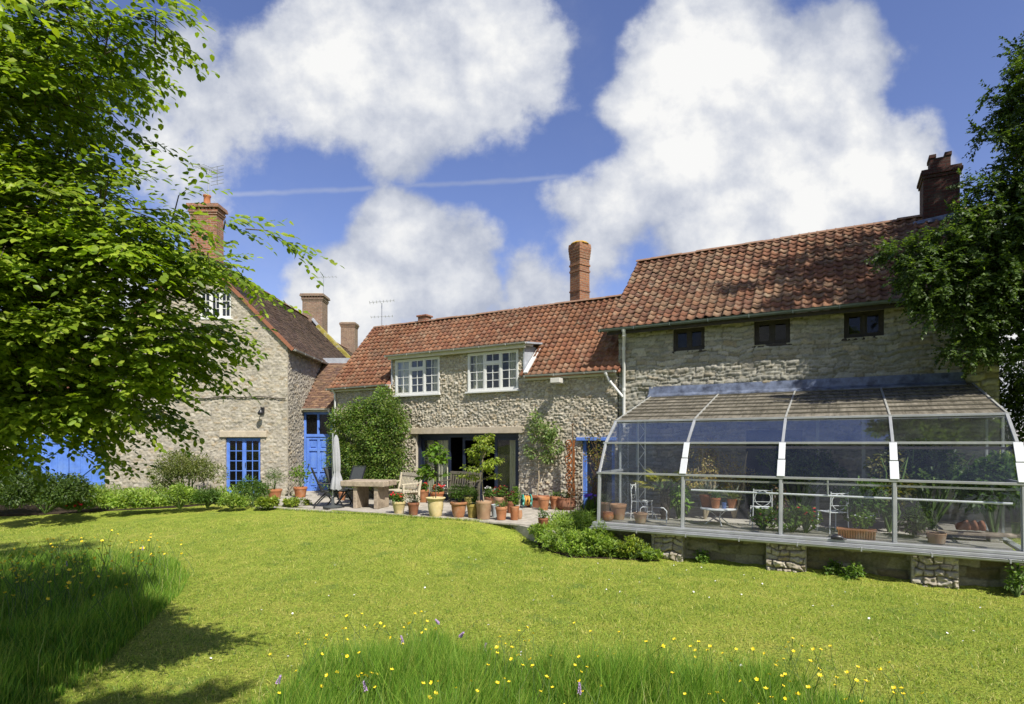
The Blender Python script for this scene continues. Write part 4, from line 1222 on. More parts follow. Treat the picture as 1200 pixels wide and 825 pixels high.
def leaves(name, P, A, Nn, length, width, pal, parent=None, seed=0, mat=None, loc=None, label=None, group_var=None, oval=False):
    rng = np.random.default_rng(seed)
    n = len(P); A = normed(A); S = normed(np.cross(A, Nn)); Nn = np.cross(S, A)
    L = (length * rng.uniform(.65, 1.2, n))[:, None]; Wd = (width * rng.uniform(.7, 1.2, n))[:, None]
    if oval:
        o = lambda f, w, up: P + A * L * f + S * Wd * w + Nn * (Wd * up - L * .10 * f * f)
        V = np.stack([P, o(.3, -.42, .12), o(.68, -.38, .10), o(1, 0, 0), o(.68, .38, .10), o(.3, .42, .12), o(.33, 0, 0), o(.7, 0, 0)], 1)
        b = np.arange(n)[:, None] * 8
        F = np.concatenate([b + t for t in ([0, 6, 1], [1, 6, 7], [1, 7, 2], [2, 7, 3], [0, 5, 6], [5, 7, 6], [5, 4, 7], [4, 3, 7])], 0)
        pal = np.array(LEAF_PAL[pal] if isinstance(pal, str) else pal)
        c = pal[rng.integers(len(pal), size=n)] * rng.uniform(.8, 1.2, n)[:, None]
        if group_var is not None: c = c * group_var[:, None]
        return fast_mesh(name, V.reshape(-1, 3), F, mat or leaf_m, parent, np.repeat(c, 8, axis=0), loc=loc, label=label)
    V = np.stack([P, P + A * L * .42 - S * Wd * .5 + Nn * Wd * .13, P + A * L * .5 - Nn * L * .04, P + A * L * .42 + S * Wd * .5 + Nn * Wd * .13, P + A * L - Nn * L * .12], 1)
    b = np.arange(n)[:, None] * 5
    F = np.concatenate([b + [0, 2, 1], b + [0, 3, 2], b + [1, 2, 4], b + [2, 3, 4]], 0)
    pal = np.array(LEAF_PAL[pal] if isinstance(pal, str) else pal)
    c = pal[rng.integers(len(pal), size=n)] * rng.uniform(.8, 1.2, n)[:, None]
    if group_var is not None: c = c * group_var[:, None]
    C = np.repeat(c, 5, axis=0)
    return fast_mesh(name, V.reshape(-1, 3), F, mat or leaf_m, parent, C, loc=loc, label=label)

def clump_points(centers, radii, n, rng, shell=.55):
    """leaf spots scattered through many small clumps; returns points and outward directions"""
    centers = np.asarray(centers, float); radii = np.asarray(radii, float)
    w = radii ** 2; w = w / w.sum()
    k = rng.choice(len(centers), n, p=w)
    d = rand_unit(n, rng)
    r = rng.uniform(shell ** 3, 1, n) ** (1 / 3)
    return centers[k] + d * (radii[k] * r)[:, None], d, k

def bush_leaves(name, parent, c, rad3, n, ll, lw, pal, seed, nclump=40, cr=.35, flat=.0, droop=.2, floor=None, loc=None, label=None):
    rng = np.random.default_rng(seed)
    d = rand_unit(nclump, rng); d[:, 2] = np.abs(d[:, 2]) * (1 if floor else 1) - (0 if floor else .0)
    if not floor: d = rand_unit(nclump, rng)
    rr = rng.uniform(.35, 1.0, nclump) ** .5
    cen = np.array(c) + d * np.array(rad3) * rr[:, None] * .85
    rs = cr * min(rad3) * rng.uniform(.6, 1.3, nclump)
    P, D, k = clump_points(cen, rs, n, rng)
    cv = rng.uniform(.78, 1.22, nclump)[k]
    if floor is not None:
        P[:, 2] = np.maximum(P[:, 2], floor + rng.uniform(0, .05, n))
    A = D + rng.normal(0, .5, (n, 3)); A[:, 2] -= droop
    Nn = rng.normal(0, .45, (n, 3)); Nn[:, 2] += 1; Nn += D * .6
    return leaves(name, P, A, Nn, ll, lw, pal, parent, seed + 1, loc=loc, label=label, group_var=cv)

def stems(name, parent, base, tips, r, mat, seed=0, loc=None, bend=.1):
    rng = random.Random(seed)
    mb = MB()
    for t in tips:
        b = Vector(base) if not isinstance(base, list) else Vector(rng.choice(base))
        t = Vector(t); m1 = b.lerp(t, .4) + Vector((rng.uniform(-bend, bend), rng.uniform(-bend, bend), rng.uniform(0, bend))); m2 = b.lerp(t, .75) + Vector((rng.uniform(-bend, bend), rng.uniform(-bend, bend), rng.uniform(0, bend) * .6))
        mb.tube([b, m1, m2, t], [r, r * .8, r * .55, r * .3], 6)
    return mb.build(name, mat, parent, loc=loc)

def bush(name, loc, rad3, n, ll, lw, pal, seed, label, cat='shrub', group=None, nclump=40, cr=.35, stem=greenstem_m, flowers=None, droop=.2):
    t = empty(name, loc, 0, label, cat, group)
    bush_leaves('foliage', t, (0, 0, rad3[2] * .40), (rad3[0], rad3[1], rad3[2] * .62), int(n * 1.7), ll, lw, pal, seed, nclump, cr, floor=0.01, droop=droop)
    rng = random.Random(seed)
    tips = [(rng.uniform(-.8, .8) * rad3[0], rng.uniform(-.8, .8) * rad3[1], rad3[2] * rng.uniform(.5, .95)) for _ in range(12)]
    stems('stem', t, (0, 0, 0), tips, .012 + .01 * rad3[2], stem, seed)
    if flowers:
        blossoms('flower', t, [(rng.uniform(-.8, .8) * rad3[0], rng.uniform(-.9, .5) * rad3[1], rad3[2] * rng.uniform(.45, .95)) for _ in range(flowers[1])], flowers[2], flowers[0], seed)
    return t

def blossoms(name, parent, pts, r, mat, seed=0, petals=6, heads=1):
    """flower heads of separate cupped petals, one mesh"""
    rng = np.random.default_rng(seed); V = []; F = []
    for p in pts:
        up = Vector((rng.normal(0, .35), rng.normal(0, .35) - .3, 1)).normalized()
        x = up.orthogonal().normalized(); y = up.cross(x)
        p = Vector(p); a0 = rng.uniform(0, 6.28)
        for k in range(petals):
            a = a0 + 2 * pi * k / petals
            d = x * cos(a) + y * sin(a); s = up.cross(d)
            b = len(V)
            V += [p, p + d * r * .6 + s * r * .42 + up * r * .18, p + d * r + up * r * .3, p + d * r * .6 - s * r * .42 + up * r * .18]
            F.append((b, b + 1, b + 2, b + 3))
    return fast_mesh(name, [tuple(v) for v in V], F, mat, parent)

def small_plant(parent, kind, R, z, seed, scale=1.0):
    """what grows in a pot of radius R whose soil is at height z"""
    rng = random.Random(seed); npr = np.random.default_rng(seed)
    if kind in ('geranium_red', 'geranium_pink', 'white_flowers', 'red_mixed'):
        bush_leaves('foliage', parent, (0, 0, z + .08 * scale), (R * .95, R * .95, .11 * scale), 260, .06, .05, 'shrub', seed, 16, .7, floor=z)
        m = {'geranium_red': red_m, 'geranium_pink': pink_m, 'white_flowers': whitep_m, 'red_mixed': red_m}[kind]
        pts = []
        for h in range(7 if kind != 'white_flowers' else 9):
            c = Vector((rng.uniform(-1, 1) * R * .9, rng.uniform(-1, 1) * R * .9, z + rng.uniform(.12, .24) * scale))
            for k in range(7): pts.append(c + Vector((rng.gauss(0, .028), rng.gauss(0, .028), rng.gauss(0, .02))))
        blossoms('flower', parent, pts, .026, m, seed)
        if kind == 'red_mixed': blossoms('white_flower', parent, [Vector((rng.uniform(-.3, 1) * R, rng.uniform(-1, 1) * R, z + rng.uniform(.1, .2))) for _ in range(14)], .022, whitep_m, seed + 3)
    elif kind == 'bushy':
        bush_leaves('foliage', parent, (0, 0, z + .17 * scale), (R * 1.25, R * 1.2, .2 * scale), 900, .055, .018, 'shrub', seed, 34, .5, floor=z)
        stems('stem', parent, (0, 0, z), [(rng.uniform(-1, 1) * R, rng.uniform(-1, 1) * R, z + .25 * scale) for _ in range(8)], .008, greenstem_m, seed)
    elif kind == 'upright':
        P = []; A = []
        tips = []
        for sidx in range(6):
            b = np.array([rng.uniform(-.5, .5) * R, rng.uniform(-.5, .5) * R, z]); tp = b + np.array([rng.gauss(0, .05), rng.gauss(0, .05), rng.uniform(.3, .5) * scale]); tips.append(tuple(tp))
            for k in range(34):
                f = rng.uniform(.1, 1); a = rng.uniform(0, 6.28)
                P.append(b + (tp - b) * f); A.append([cos(a), sin(a), .45])
        P = np.array(P); A = np.array(A)
        leaves('foliage', P, A, np.tile([0, 0, 1.0], (len(P), 1)) + npr.normal(0, .3, (len(P), 3)), .10, .03, 'fresh', parent, seed)
        stems('stem', parent, (0, 0, z), tips, .007, greenstem_m, seed)
    elif kind == 'sparse':
        n = 70
        P = np.array([[rng.gauss(0, .5) * R, rng.gauss(0, .5) * R, z + rng.uniform(.02, .2) * scale] for _ in range(n)])
        A = npr.normal(0, 1, (n, 3)); A[:, 2] = abs(A[:, 2])
        leaves('foliage', P, A, npr.normal(0, .4, (n, 3)) + [0, 0, 1], .07, .03, 'shrub', parent, seed)
        stems('stem', parent, (0, 0, z), [tuple(p) for p in P[:14]], .005, greenstem_m, seed)
    elif kind == 'spiky':
        n = 60
        A = npr.normal(0, 1, (n, 3)); A[:, 2] = abs(A[:, 2]) * 1.2 + .3
        P = np.zeros((n, 3)); P[:, 2] = z; P[:, :2] = npr.normal(0, .25 * R, (n, 2))
        leaves('foliage', P, A, npr.normal(0, .3, (n, 3)) + [0, 0, 1], .34 * scale, .03, 'grey', parent, seed)
    elif kind == 'round_leaf':
        bush_leaves('foliage', parent, (0, 0, z + .16 * scale), (R * 1.5, R * 1.5, .2 * scale), 240, .085, .075, 'fresh', seed, 20, .55, floor=z)
        stems('stem', parent, (0, 0, z), [(rng.uniform(-1, 1) * R, rng.uniform(-1, 1) * R, z + .25 * scale) for _ in range(9)], .006, greenstem_m, seed)

def little_tree(parent, z, h, spread, n, ll, lw, pal, seed, layers=6, trunk_m=stem_m, r=.022, base=(0, 0), first=.45, lean=(0, 0)):
    """a clean stem with a layered head"""
    rng = random.Random(seed); npr = np.random.default_rng(seed)
    b = Vector((base[0], base[1], z)); top = b + Vector((lean[0], lean[1], h))
    mb = MB().tube([b, b.lerp(top, .35) + Vector((rng.gauss(0, .02), rng.gauss(0, .02), 0)), b.lerp(top, .7) + Vector((rng.gauss(0, .03), rng.gauss(0, .03), 0)), top], [r, r * .8, r * .6, r * .25], 8)
    cen = []; rs = []
    for i in range(layers * 3):
        f = first + (1 - first) * (i // 3 + rng.uniform(-.3, .3)) / (layers - 1)
        f = min(max(f, first), 1.0)
        a = rng.uniform(0, 2 * pi); k = spread * (1.0 - .65 * max(0, (f - first) / (1 - first)) ** 1.6) * rng.uniform(.55, 1.0)
        p0 = b.lerp(top, f - .06); p1 = b.lerp(top, f) + Vector((cos(a) * k, sin(a) * k, rng.uniform(-.03, .1)))
        mb.tube([p0, p0.lerp(p1, .5) + Vector((0, 0, .04)), p1], [r * .45, r * .3, r * .12], 5)
        for q in (.45, .7, .95):
            cen.append(tuple(p0.lerp(p1, q))); rs.append(spread * rng.uniform(.2, .34))
    cen.append(tuple(top)); rs.append(spread * .22)
    mb.build('trunk', trunk_m, parent)
    cen = np.array(cen); rs = np.array(rs)
    P, D, k = clump_points(cen, rs, n, npr, .2)
    P[:, 2] = cen[k][:, 2] + (P[:, 2] - cen[k][:, 2]) * .45
    D2 = P - np.array([b.x, b.y, 0]); D2[:, 2] = 0
    A = normed(D2) * .7 + npr.normal(0, .5, (n, 3)); A[:, 2] -= .35
    leaves('foliage', P, A, npr.normal(0, .35, (n, 3)) + [0, 0, 1.0], ll, lw, pal, parent, seed + 2, group_var=npr.uniform(.8, 1.2, len(cen))[k])

# ------------------------------------------------------------------ pots
def pot(parent, R, H, mat, style='rim', seed=0):
    b = .68 if style != 'straight' else .8
    if style == 'rim': prof = [(1e-3, 0), (R * b, 0), (R * b + .004, .012), (R * .93, H * .78), (R * 1.0, H * .79), (R * 1.02, H * .98), (R * .99, H), (R * .9, H), (R * .88, H * .9), (1e-3, H * .9)]
    elif style == 'straight': prof = [(1e-3, 0), (R * b, 0), (R * .97, H * .86), (R * 1.0, H * .88), (R, H * .99), (R * .97, H), (R * .9, H), (R * .88, H * .9), (1e-3, H * .9)]
    elif style == 'urn': prof = [(1e-3, 0), (R * .62, 0), (R * .66, .02), (R * .8, H * .35), (R * .86, H * .6), (R * .84, H * .8), (R * .98, H * .9), (R * 1.08, H * .95), (R * 1.1, H * .985), (R * 1.06, H), (R * .86, H), (R * .8, H * .9), (1e-3, H * .9)]
    elif style == 'bell': prof = [(1e-3, 0), (R * .6, 0), (R * .72, H * .2), (R * .84, H * .5), (R * .9, H * .8), (R * 1.06, H * .86), (R * 1.08, H * .97), (R * 1.04, H), (R * .86, H), (R * .82, H * .9), (1e-3, H * .9)]
    elif style == 'bowl': prof = [(1e-3, 0), (R * .72, 0), (R * .98, H * .3), (R * 1.0, H * .6), (R * .92, H * .84), (R * .96, H * .9), (R * .95, H), (R * .82, H), (R * .8, H * .88), (1e-3, H * .88)]
    p = MB().lathe(prof, 28).build('pot', mat, parent)
    md = p.modifiers.new('round', 'BEVEL'); md.width = .004; md.segments = 2; md.limit_method = 'ANGLE'; md.angle_limit = rad(30)
    MB().lathe([(1e-3, H * .925), (R * .8, H * .915), (R * .86, H * .905)], 20).build('soil', soil_m, parent)
    return H * .92

PATIO_G = 'pots standing on the patio'
def patio_pot(px, yb, wpx, hpx, mat, style, kind, seed, label, scale=1.0, group=PATIO_G, name='potted_plant', cat='potted plant', dz=0.0):
    x, y = gp(px, yb); k = y / 680.0
    R = wpx * k / 2 / (1.02 if style == 'rim' else 1.08); H = hpx * k
    t = empty(name, (x, y, .02 + dz), random.Random(seed).uniform(0, 6), label, cat, group)
    z = pot(t, R, H, mat, style, seed)
    if kind: small_plant(t, kind, R, z, seed, scale)
    return t, R, z
def standard(args, h, spread, n, ll, lw, pal, seed, layers=5, first=.45, r=.02, trunk=stem_m, lean=(0, 0)):
    t, R, z = args
    little_tree(t, z, h, spread, n, ll, lw, pal, seed, layers, trunk, r, first=first, lean=lean)

patio_pot(467.5, 601.5, 16, 14, creampot_m, 'rim', 'geranium_red', 1, 'small cream pot of deep red flowers beside the bench leg, leftmost of the row')
patio_pot(484.5, 603.2, 14, 14.5, terradark_m, 'rim', 'sparse', 2, 'small worn terracotta pot, almost bare, just left of the large cream urn')
patio_pot(496, 588.5, 14, 15, terra_m, 'rim', 'geranium_red', 3, 'orange terracotta pot of red flowers standing behind, right of the pale bench')
patio_pot(512, 590, 17, 14, terra_m, 'rim', 'red_mixed', 4, 'wide terracotta pot of red and white flowers behind the large cream urn')
standard(patio_pot(510.5, 604.8, 23, 22, creampot_m, 'urn', None, 5, 'large cream stone urn with stains, holding a slim tree with broad green leaves'), 1.28, .42, 330, .15, .095, 'fresh', 5, 5, .45, .014, bark_m, (.0, .05))
patio_pot(537.5, 606, 21, 18, terra_m, 'bell', 'bushy', 6, 'big orange terracotta pot full of bushy dark green shrub next to the cream urn', 1.25)
patio_pot(554, 606.3, 15, 16, mosspot_m, 'rim', 'upright', 7, 'mossy yellow-green pot half hidden between two larger terracotta pots', .8)
standard(patio_pot(567, 607.8, 20, 21, terrapale_m, 'straight', None, 8, 'large plain brown terracotta pot holding a tall yellow-green maple', name='potted_plant'), 1.5, .60, 1500, .075, .05, 'lime', 8, 6, .42, .017, stem_m)
patio_pot(580, 606, 10, 15, greypot_m, 'straight', None, 9, 'plain grey pot squeezed behind the small pale terracotta pot', cat='pot', name='empty_pot')
patio_pot(587, 600, 18, 18, terrapale_m, 'rim', 'geranium_red', 10, 'faded tall terracotta pot with a pale base and bright red geraniums', 1.3)
patio_pot(598.5, 601, 11, 14, terradark_m, 'rim', 'geranium_pink', 30, 'dark terracotta pot of magenta flowers peeping out behind the red geranium pot', 1.2)
patio_pot(574, 596, 13, 14, terradark_m, 'rim', 'white_flowers', 11, 'terracotta pot of white flowers behind the maple stem', 1.2)
patio_pot(587.5, 609, 14.5, 15.5, terra_m, 'rim', 'sparse', 12, 'small pale orange terracotta pot with a tiny seedling at the front of the row', .6)
patio_pot(603, 609, 12, 16, terra_m, 'straight', 'upright', 13, 'narrow orange terracotta pot with an upright leafy lily, rightmost in the front row')
patio_pot(608.5, 608, 8, 10, terrapale_m, 'bowl', None, 14, 'little round ochre pot tucked behind the narrow lily pot', cat='pot', name='empty_pot')
patio_pot(651, 596.3, 14, 15, terra_m, 'rim', 'sparse', 15, 'terracotta pot with a few leaves beside the stone wall, nearest the rusty sculpture', .6)
patio_pot(637, 597.6, 14.5, 15.5, terra_m, 'rim', None, 16, 'empty terracotta pot with a broad rim standing in front of the wall shrub trough', cat='pot', name='empty_pot')
patio_pot(636.5, 617.5, 13, 15, terradark_m, 'straight', 'sparse', 17, 'dark stained terracotta pot half buried in the shrubs at the lawn corner', dz=-.08)
patio_pot(322, 585, 17, 12, terra_m, 'rim', 'bushy', 18, 'terracotta pot of feathery green plant right of the blue french windows', 1.9, group='pots beside the front door')
patio_pot(352, 582.5, 16, 12, terra_m, 'rim', 'round_leaf', 19, 'terracotta pot with a pale yellow-green rounded bush beside the blue front door', 2.0, group='pots beside the front door')
patio_pot(401, 586, 9, 10, terra_m, 'rim', 'sparse', 20, 'small orange pot on the ground behind the closed parasol', .8)
patio_pot(549, 591, 11, 9, mosspot_m, 'rim', 'bushy', 21, 'low pot of small leafy plants in front of the dark bench', .9)
patio_pot(664, 597, 24, 14, terradark_m, 'bowl', 'sparse', 22, 'broad rusty bowl pot under the metal plant frame', .9)

# ------------------------------------------------------------------ hose reel
x, y = gp(617, 595)
hr = empty('hose_reel', (x, y, .02), rad(15), 'teal hose reel wound with yellow-orange hose on the paving by the wall', 'hose reel')
for sx in (-.11, .11):
    m = MB().tube([(sx, .16 * sin(a), .2 + .16 * cos(a)) for a in np.linspace(0, 2 * pi, 25)], .014, 6, cap=False)
    m.tube([(sx, .05 * sin(a), .2 + .05 * cos(a)) for a in np.linspace(0, 2 * pi, 17)], .012, 6, cap=False)
    for a in np.linspace(0, 2 * pi, 6)[:-1]: m.bar((sx, 0, .2), (sx, .16 * sin(a), .2 + .16 * cos(a)), .03, .012)
    m.build('drum_side', teal_m, hr)
pts = []
for k in range(150):
    a = k * .5; pts.append((-.09 + .18 * abs(((k / 26) % 2) - 1), (.09 + .0003 * k) * sin(a), .2 + (.09 + .0003 * k) * cos(a)))
MB().tube(pts, .013, 6).build('hose', hose_m, hr)
MB().tube([(-.14, -.12, .01), (-.14, 0, .2), (-.14, .1, .42), (.14, .1, .42), (.14, 0, .2), (.14, -.12, .01)], .012, 8).tube([(-.14, .14, .01), (-.14, 0, .2)], .012, 8).tube([(.14, .14, .01), (.14, 0, .2)], .012, 8).build('stand', black_m, hr)

# ------------------------------------------------------------------ wall shrub, climbing shrub, rusty sculpture
wx, wy, _ = fac(8.12, -.32)
ws = empty('wall_shrub', (wx, wy, .02), -TH, 'slender shrub trained up the stone wall from a long terracotta trough', 'shrub')
tq = MB()
tq.prism([(-.26, -.13, 0), (.26, -.13, 0), (.24, .13, 0), (-.24, .13, 0)], (0, 0, .3)); tq.box(-.29, .29, -.16, .16, .26, .33)
tq.build('trough', terradark_m, ws, bevel=.012)
rng = random.Random(4); npr = np.random.default_rng(4)
tips = []
m = MB()
m.tube([(0, 0, .3), (.03, .05, .8), (-.02, .1, 1.3), (.05, .15, 1.75), (.12, .18, 2.2)], [.022, .02, .017, .014, .008], 8)
for (z, dx, dz_) in ((1.35, -.35, .25), (1.5, .3, .5), (1.7, -.28, .5), (1.85, .35, .35), (2.0, -.1, .5), (1.6, .5, .1), (1.3, .3, .1)):
    m.tube([(0, .12, z), (dx * .5, .15, z + dz_ * .6), (dx, .15, z + dz_)], [.012, .009, .004], 6); tips.append((dx, .15, z + dz_)); tips.append((dx * .6, .12, z + dz_ * .6))
m.build('trunk', stem_m, ws)
P, D, k = clump_points(tips, [rng.uniform(.13, .24) for _ in tips], 900, npr, .2)
leaves('foliage', P, D + npr.normal(0, .5, (900, 3)) - [0, .3, .4], npr.normal(0, .4, (900, 3)) + [0, -.5, .8], .11, .05, [(0.14, .22, .06), (.19, .26, .08), (.11, .17, .05), (.23, .29, .11)], ws, 5)

cx, cy, _ = fac(2.28, -.42)
cl = empty('climbing_shrub', (cx, cy, 0), -TH, 'great mound of dense green climber covering the left end of the cottage wall', 'climber')
rng = np.random.default_rng(12)
cen = []; rs = []
for _ in range(260):
    t = rng.uniform(-1.55, 1.45); zt = 3.1 - .52 * (t / 1.6) ** 2 + (.25 if 0 < t < .9 else 0); z = rng.uniform(.1, 1) ** .8 * zt
    bulge = .55 * sqrt(max(0, 1 - (z / 3.2) ** 2)) * (1 - .35 * (abs(t) / 1.7) ** 2)
    cen.append((t, -bulge + rng.uniform(-.1, .15), z)); rs.append(rng.uniform(.16, .36))
for (t, z) in ((.2, 3.25), (.4, 3.1), (.4, 3.4), (.0, 3.1), (.8, 3.0), (.25, 3.5)): cen.append((t, .05, z)); rs.append(.2)
cen = np.array(cen); rs = np.array(rs)
P, D, k = clump_points(cen, rs, 26000, rng, .5)
P[:, 2] = np.maximum(P[:, 2], .03); P[:, 1] = np.minimum(P[:, 1], .33)
A = D + rng.normal(0, .45, P.shape); A[:, 2] -= .35; A[:, 1] -= .2
leaves('foliage', P, A, rng.normal(0, .4, P.shape) + [0, -.5, .8], .085, .042, [(0.09, .165, .025), (.12, .20, .03), (.065, .125, .02), (.17, .23, .045), (.15, .18, .04)], cl, 7, group_var=rng.uniform(.6, 1.45, len(cen))[k])
stems('stem', cl, [(-1, .1, 0), (0, .1, 0), (1, .1, 0), (.5, .1, 0)], [tuple(c) for c in cen[::6]], .016, bark_m, 3)
MB().box(-1.5, 1.5, .2, .3, .02, 2.3).build('trellis', bark_m, cl) if False else None

rx, ry, _ = fac(9.12, -.35)
rs_ = empty('garden_sculpture', (rx, ry, .02), -TH, 'tall rusty orange openwork iron sculpture of stacked curls with a spike on top', 'sculpture')
mb = MB().tube([(0.07, 0, 0), (0.07, 0, 2.25)], .014, 8).ball((0.07, 0, 2.27), .035)
mb.build('spike', rod_m, rs_)
mb = MB()
for (zc, w) in ((1.74, .15), (1.52, .11), (1.30, .17), (1.06, .12), (.84, .16), (.60, .13), (.42, .10)):
    for rr in (1.0, .55):
        pts = [(.02 - w * .42 * rr + w * .5 * rr * cos(a), .03 * sin(2 * a), zc + w * .75 * rr * sin(a)) for a in np.linspace(0, 2 * pi, 17)]
        mb.tube(pts, .016, 6, cap=False)
    mb.bar((-.05, .0, zc - w * .5), (.10, .0, zc + w * .3), .04, .012, (0, 1, 0))
for i in range(9):
    z = .36 + i * .165; mb.bar((.10 + .014 * sin(i * 2.1), .0, z), (.10 + .014 * sin(i * 2.1 + 2.1), .0, z + .165), .07 + .02 * sin(i * 1.7), .014, (0, 1, 0))
mb.build('curl', rust_m, rs_)
fx_, fy_ = gp(688, 603)
ofr = empty('plant_frame', (fx_, fy_, -.05), 0, 'thin brown iron obelisk frame for climbers standing in the flower bed', 'plant frame')
m = MB()
for a in range(6):
    ca, sa = cos(a * pi / 3), sin(a * pi / 3)
    m.tube([(.42 * ca, .3 * sa, 0), (.40 * ca, .28 * sa, .75 + .12 * (a % 3))], .009, 6)
for z in (.25, .62): m.tube([(.41 * cos(t), .29 * sin(t), z) for t in np.linspace(0, 2 * pi, 19)], .007, 6, cap=False)
m.build('rod', rod_m, ofr)
vx, vy = gp(701, 602)
vn_ = empty('sprawling_climber', (vx, vy, 0), 0, 'straggly bronze-green climber around the blue side door by the greenhouse corner', 'climber')
rng = np.random.default_rng(31)
cen = [(rng.uniform(-.28, .25), rng.uniform(-.2, .2), rng.uniform(.5, 2.0)) for _ in range(26)]
P, D, k = clump_points(cen, rng.uniform(.07, .2, 26), 520, rng, .2)
leaves('foliage', P, D + rng.normal(0, .6, (520, 3)) - [0, 0, .4], rng.normal(0, .5, (520, 3)) + [0, 0, .8], .07, .04, [(.15, .16, .05), (.19, .17, .06), (.12, .13, .035), (.21, .13, .05)], vn_, 3)
stems('stem', vn_, [(0, 0, 0), (-.15, .05, 0), (.1, .1, 0)], cen, .008, rod_m, 3, bend=.15)
ix, iy = gp(692, 604)
ir = empty('iris', (ix, iy, 0), 0, 'clump of purple iris flowers at the foot of the blue side door', 'flower')
rng = random.Random(8)
P = np.zeros((60, 3)); A = np.array([[rng.gauss(0, .2), rng.gauss(0, .2), 1] for _ in range(60)]); P[:, :2] = np.random.default_rng(8).normal(0, .1, (60, 2))
leaves('foliage', P, A, np.random.default_rng(2).normal(0, 1, (60, 3)), .5, .035, 'shrub', ir, 3)
blossoms('flower', ir, [(rng.gauss(0, .12), rng.gauss(0, .1), rng.uniform(.4, .62)) for _ in range(9)], .07, purple_m, 5)

# ------------------------------------------------------------------ patio furniture
# thick old timber table
tx_, ty_ = gp(431, 596.2)
tb = empty('garden_table', (tx_, ty_ + .35, .02), rad(-14), 'heavy weathered timber table with a very thick top on two slab legs', 'table')
m = MB()
for i, (a, b) in enumerate(((-.42, -.15), (-.145, .14), (.145, .42))):
    m.prism([(-.70 + .03 * (i % 2), a, .60), (.58, a, .60), (.62 - .02 * i, b, .60), (-.68, b, .60)], (0, 0, .15))
m.build('table_top', sleeper_m, tb, bevel=.018)
for xx in (-.3, .32):
    m = MB(); m.prism([(xx - .06, -.34, 0), (xx + .06, -.34, 0), (xx + .06, .34, 0), (xx - .06, .34, 0)], (0, 0, .60)); m.build('leg', sleeper_m, tb, bevel=.012)

def bench(loc, rz, label, L=1.25, mat=teak_m):
    t = empty('garden_bench', loc, rz, label, 'bench', 'wooden slatted benches on the patio')
    for sx in (-L / 2, L / 2):
        MB().box(sx - .03, sx + .03, -.27, -.21, 0, .62).build('leg', mat, t, bevel=.006)
        MB().prism([(sx - .03, .20, 0), (sx - .03, .26, 0), (sx - .03, .27, .42), (sx - .03, .36, .90), (sx - .03, .30, .92), (sx - .03, .21, .45)], (.06, 0, 0)).build('leg', mat, t, bevel=.006)
        MB().bar((sx, -.30, .63), (sx, .27, .66), .07, .03).build('armrest', mat, t, bevel=.006)
    s = MB()
    for i in range(6): s.box(-L / 2 - .02, L / 2 + .02, -.27 + i * .082, -.205 + i * .082, .40, .425)
    s.box(-L / 2 + .03, L / 2 - .03, -.255, -.225, .31, .395); s.box(-L / 2 + .03, L / 2 - .03, .21, .24, .31, .395)
    s.build('seat', mat, t, bevel=.004)
    b = MB()
    b.bar((-L / 2, .34, .87), (L / 2, .34, .87), .035, .09, (0, .2, 1)); b.bar((-L / 2, .26, .49), (L / 2, .26, .49), .035, .06, (0, .2, 1))
    n = int(L / .085)
    for i in range(1, n): b.bar((-L / 2 + L * i / n, .265, .51), (-L / 2 + L * i / n, .335, .84), .05, .016, (0, 1, 0))
    b.build('backrest', mat, t, bevel=.004)
    return t
bx_, by_ = gp(470, 592)
bench((bx_ - .0, by_, .02), rad(-52), 'pale weathered slatted bench turned towards the timber table', 1.2)
bx2, by2, _ = fac(5.55, -.36)
bench((bx2, by2, .02), -TH, 'dark slatted bench against the sliding doors, behind the pots', 1.05, simple('dark_teak', (0.10, 0.09, 0.065), .8, .3, 12))

def folding_chair(loc, rz, label):
    t = empty('folding_chair', loc, rz, label, 'chair', 'black folding garden chairs')
    for sx in (-.24, .24):
        MB().bar((sx, -.30, 0), (sx, .16, .62), .028, .035).build('leg', black_m, t, bevel=.004)
        MB().bar((sx * .92, .32, 0), (sx * .92, -.14, .48), .028, .035).build('leg', black_m, t, bevel=.004)
        MB().bar((sx, .08, .40), (sx, .36, 1.08), .028, .038).build('back_frame', black_m, t, bevel=.004)
        MB().bar((sx, -.2, .64), (sx, .2, .66), .045, .028).build('armrest', black_m, t, bevel=.004)
    s = MB().bar((0, -.24, .445), (0, .17, .43), .44, .014); s.bar((-.24, -.24, .44), (.24, -.24, .44), .03, .03)
    s.build('seat', mesh_m, t)
    b = MB().bar((0, .11, .48), (0, .35, 1.05), .44, .010, (0, -1, .4)); b.bar((-.24, .36, 1.08), (.24, .36, 1.08), .03, .03)
    b.build('backrest', mesh_m, t)
    return t
xx, yy = gp(381, 593.5); folding_chair((xx, yy, .02), rad(112), 'black folding chair seen side-on, left of the parasol, before the blue door')
xx, yy = gp(396, 594); folding_chair((xx + .02, yy + .15, .02), rad(70), 'black folding chair half hidden behind the parasol cloth and pole')
xx, yy = gp(408, 591); folding_chair((xx, yy + .3, .02), rad(-28), 'black mesh folding chair with its tall back to the climber, behind the timber table')
ux, uy = gp(390, 595)
um = empty('parasol', (ux, uy, .02), 0, 'closed pale grey parasol beside the front door, cloth hanging round its silver pole', 'parasol')
MB().tube([(0, 0, 0), (0, 0, 2.05)], .022, 10).build('pole', steel_m, um)
MB().lathe([(1e-3, 0), (.26, 0), (.26, .05), (.05, .08), (.035, .3), (1e-3, .3)], 20).build('base', mesh_m, um)
V = []; F = []
prof = [(.02, 2.0), (.06, 1.9), (.085, 1.6), (.10, 1.3), (.095, 1.02), (.08, .98), (.13, .78), (.18, .52), (.17, .50)]
n = 40
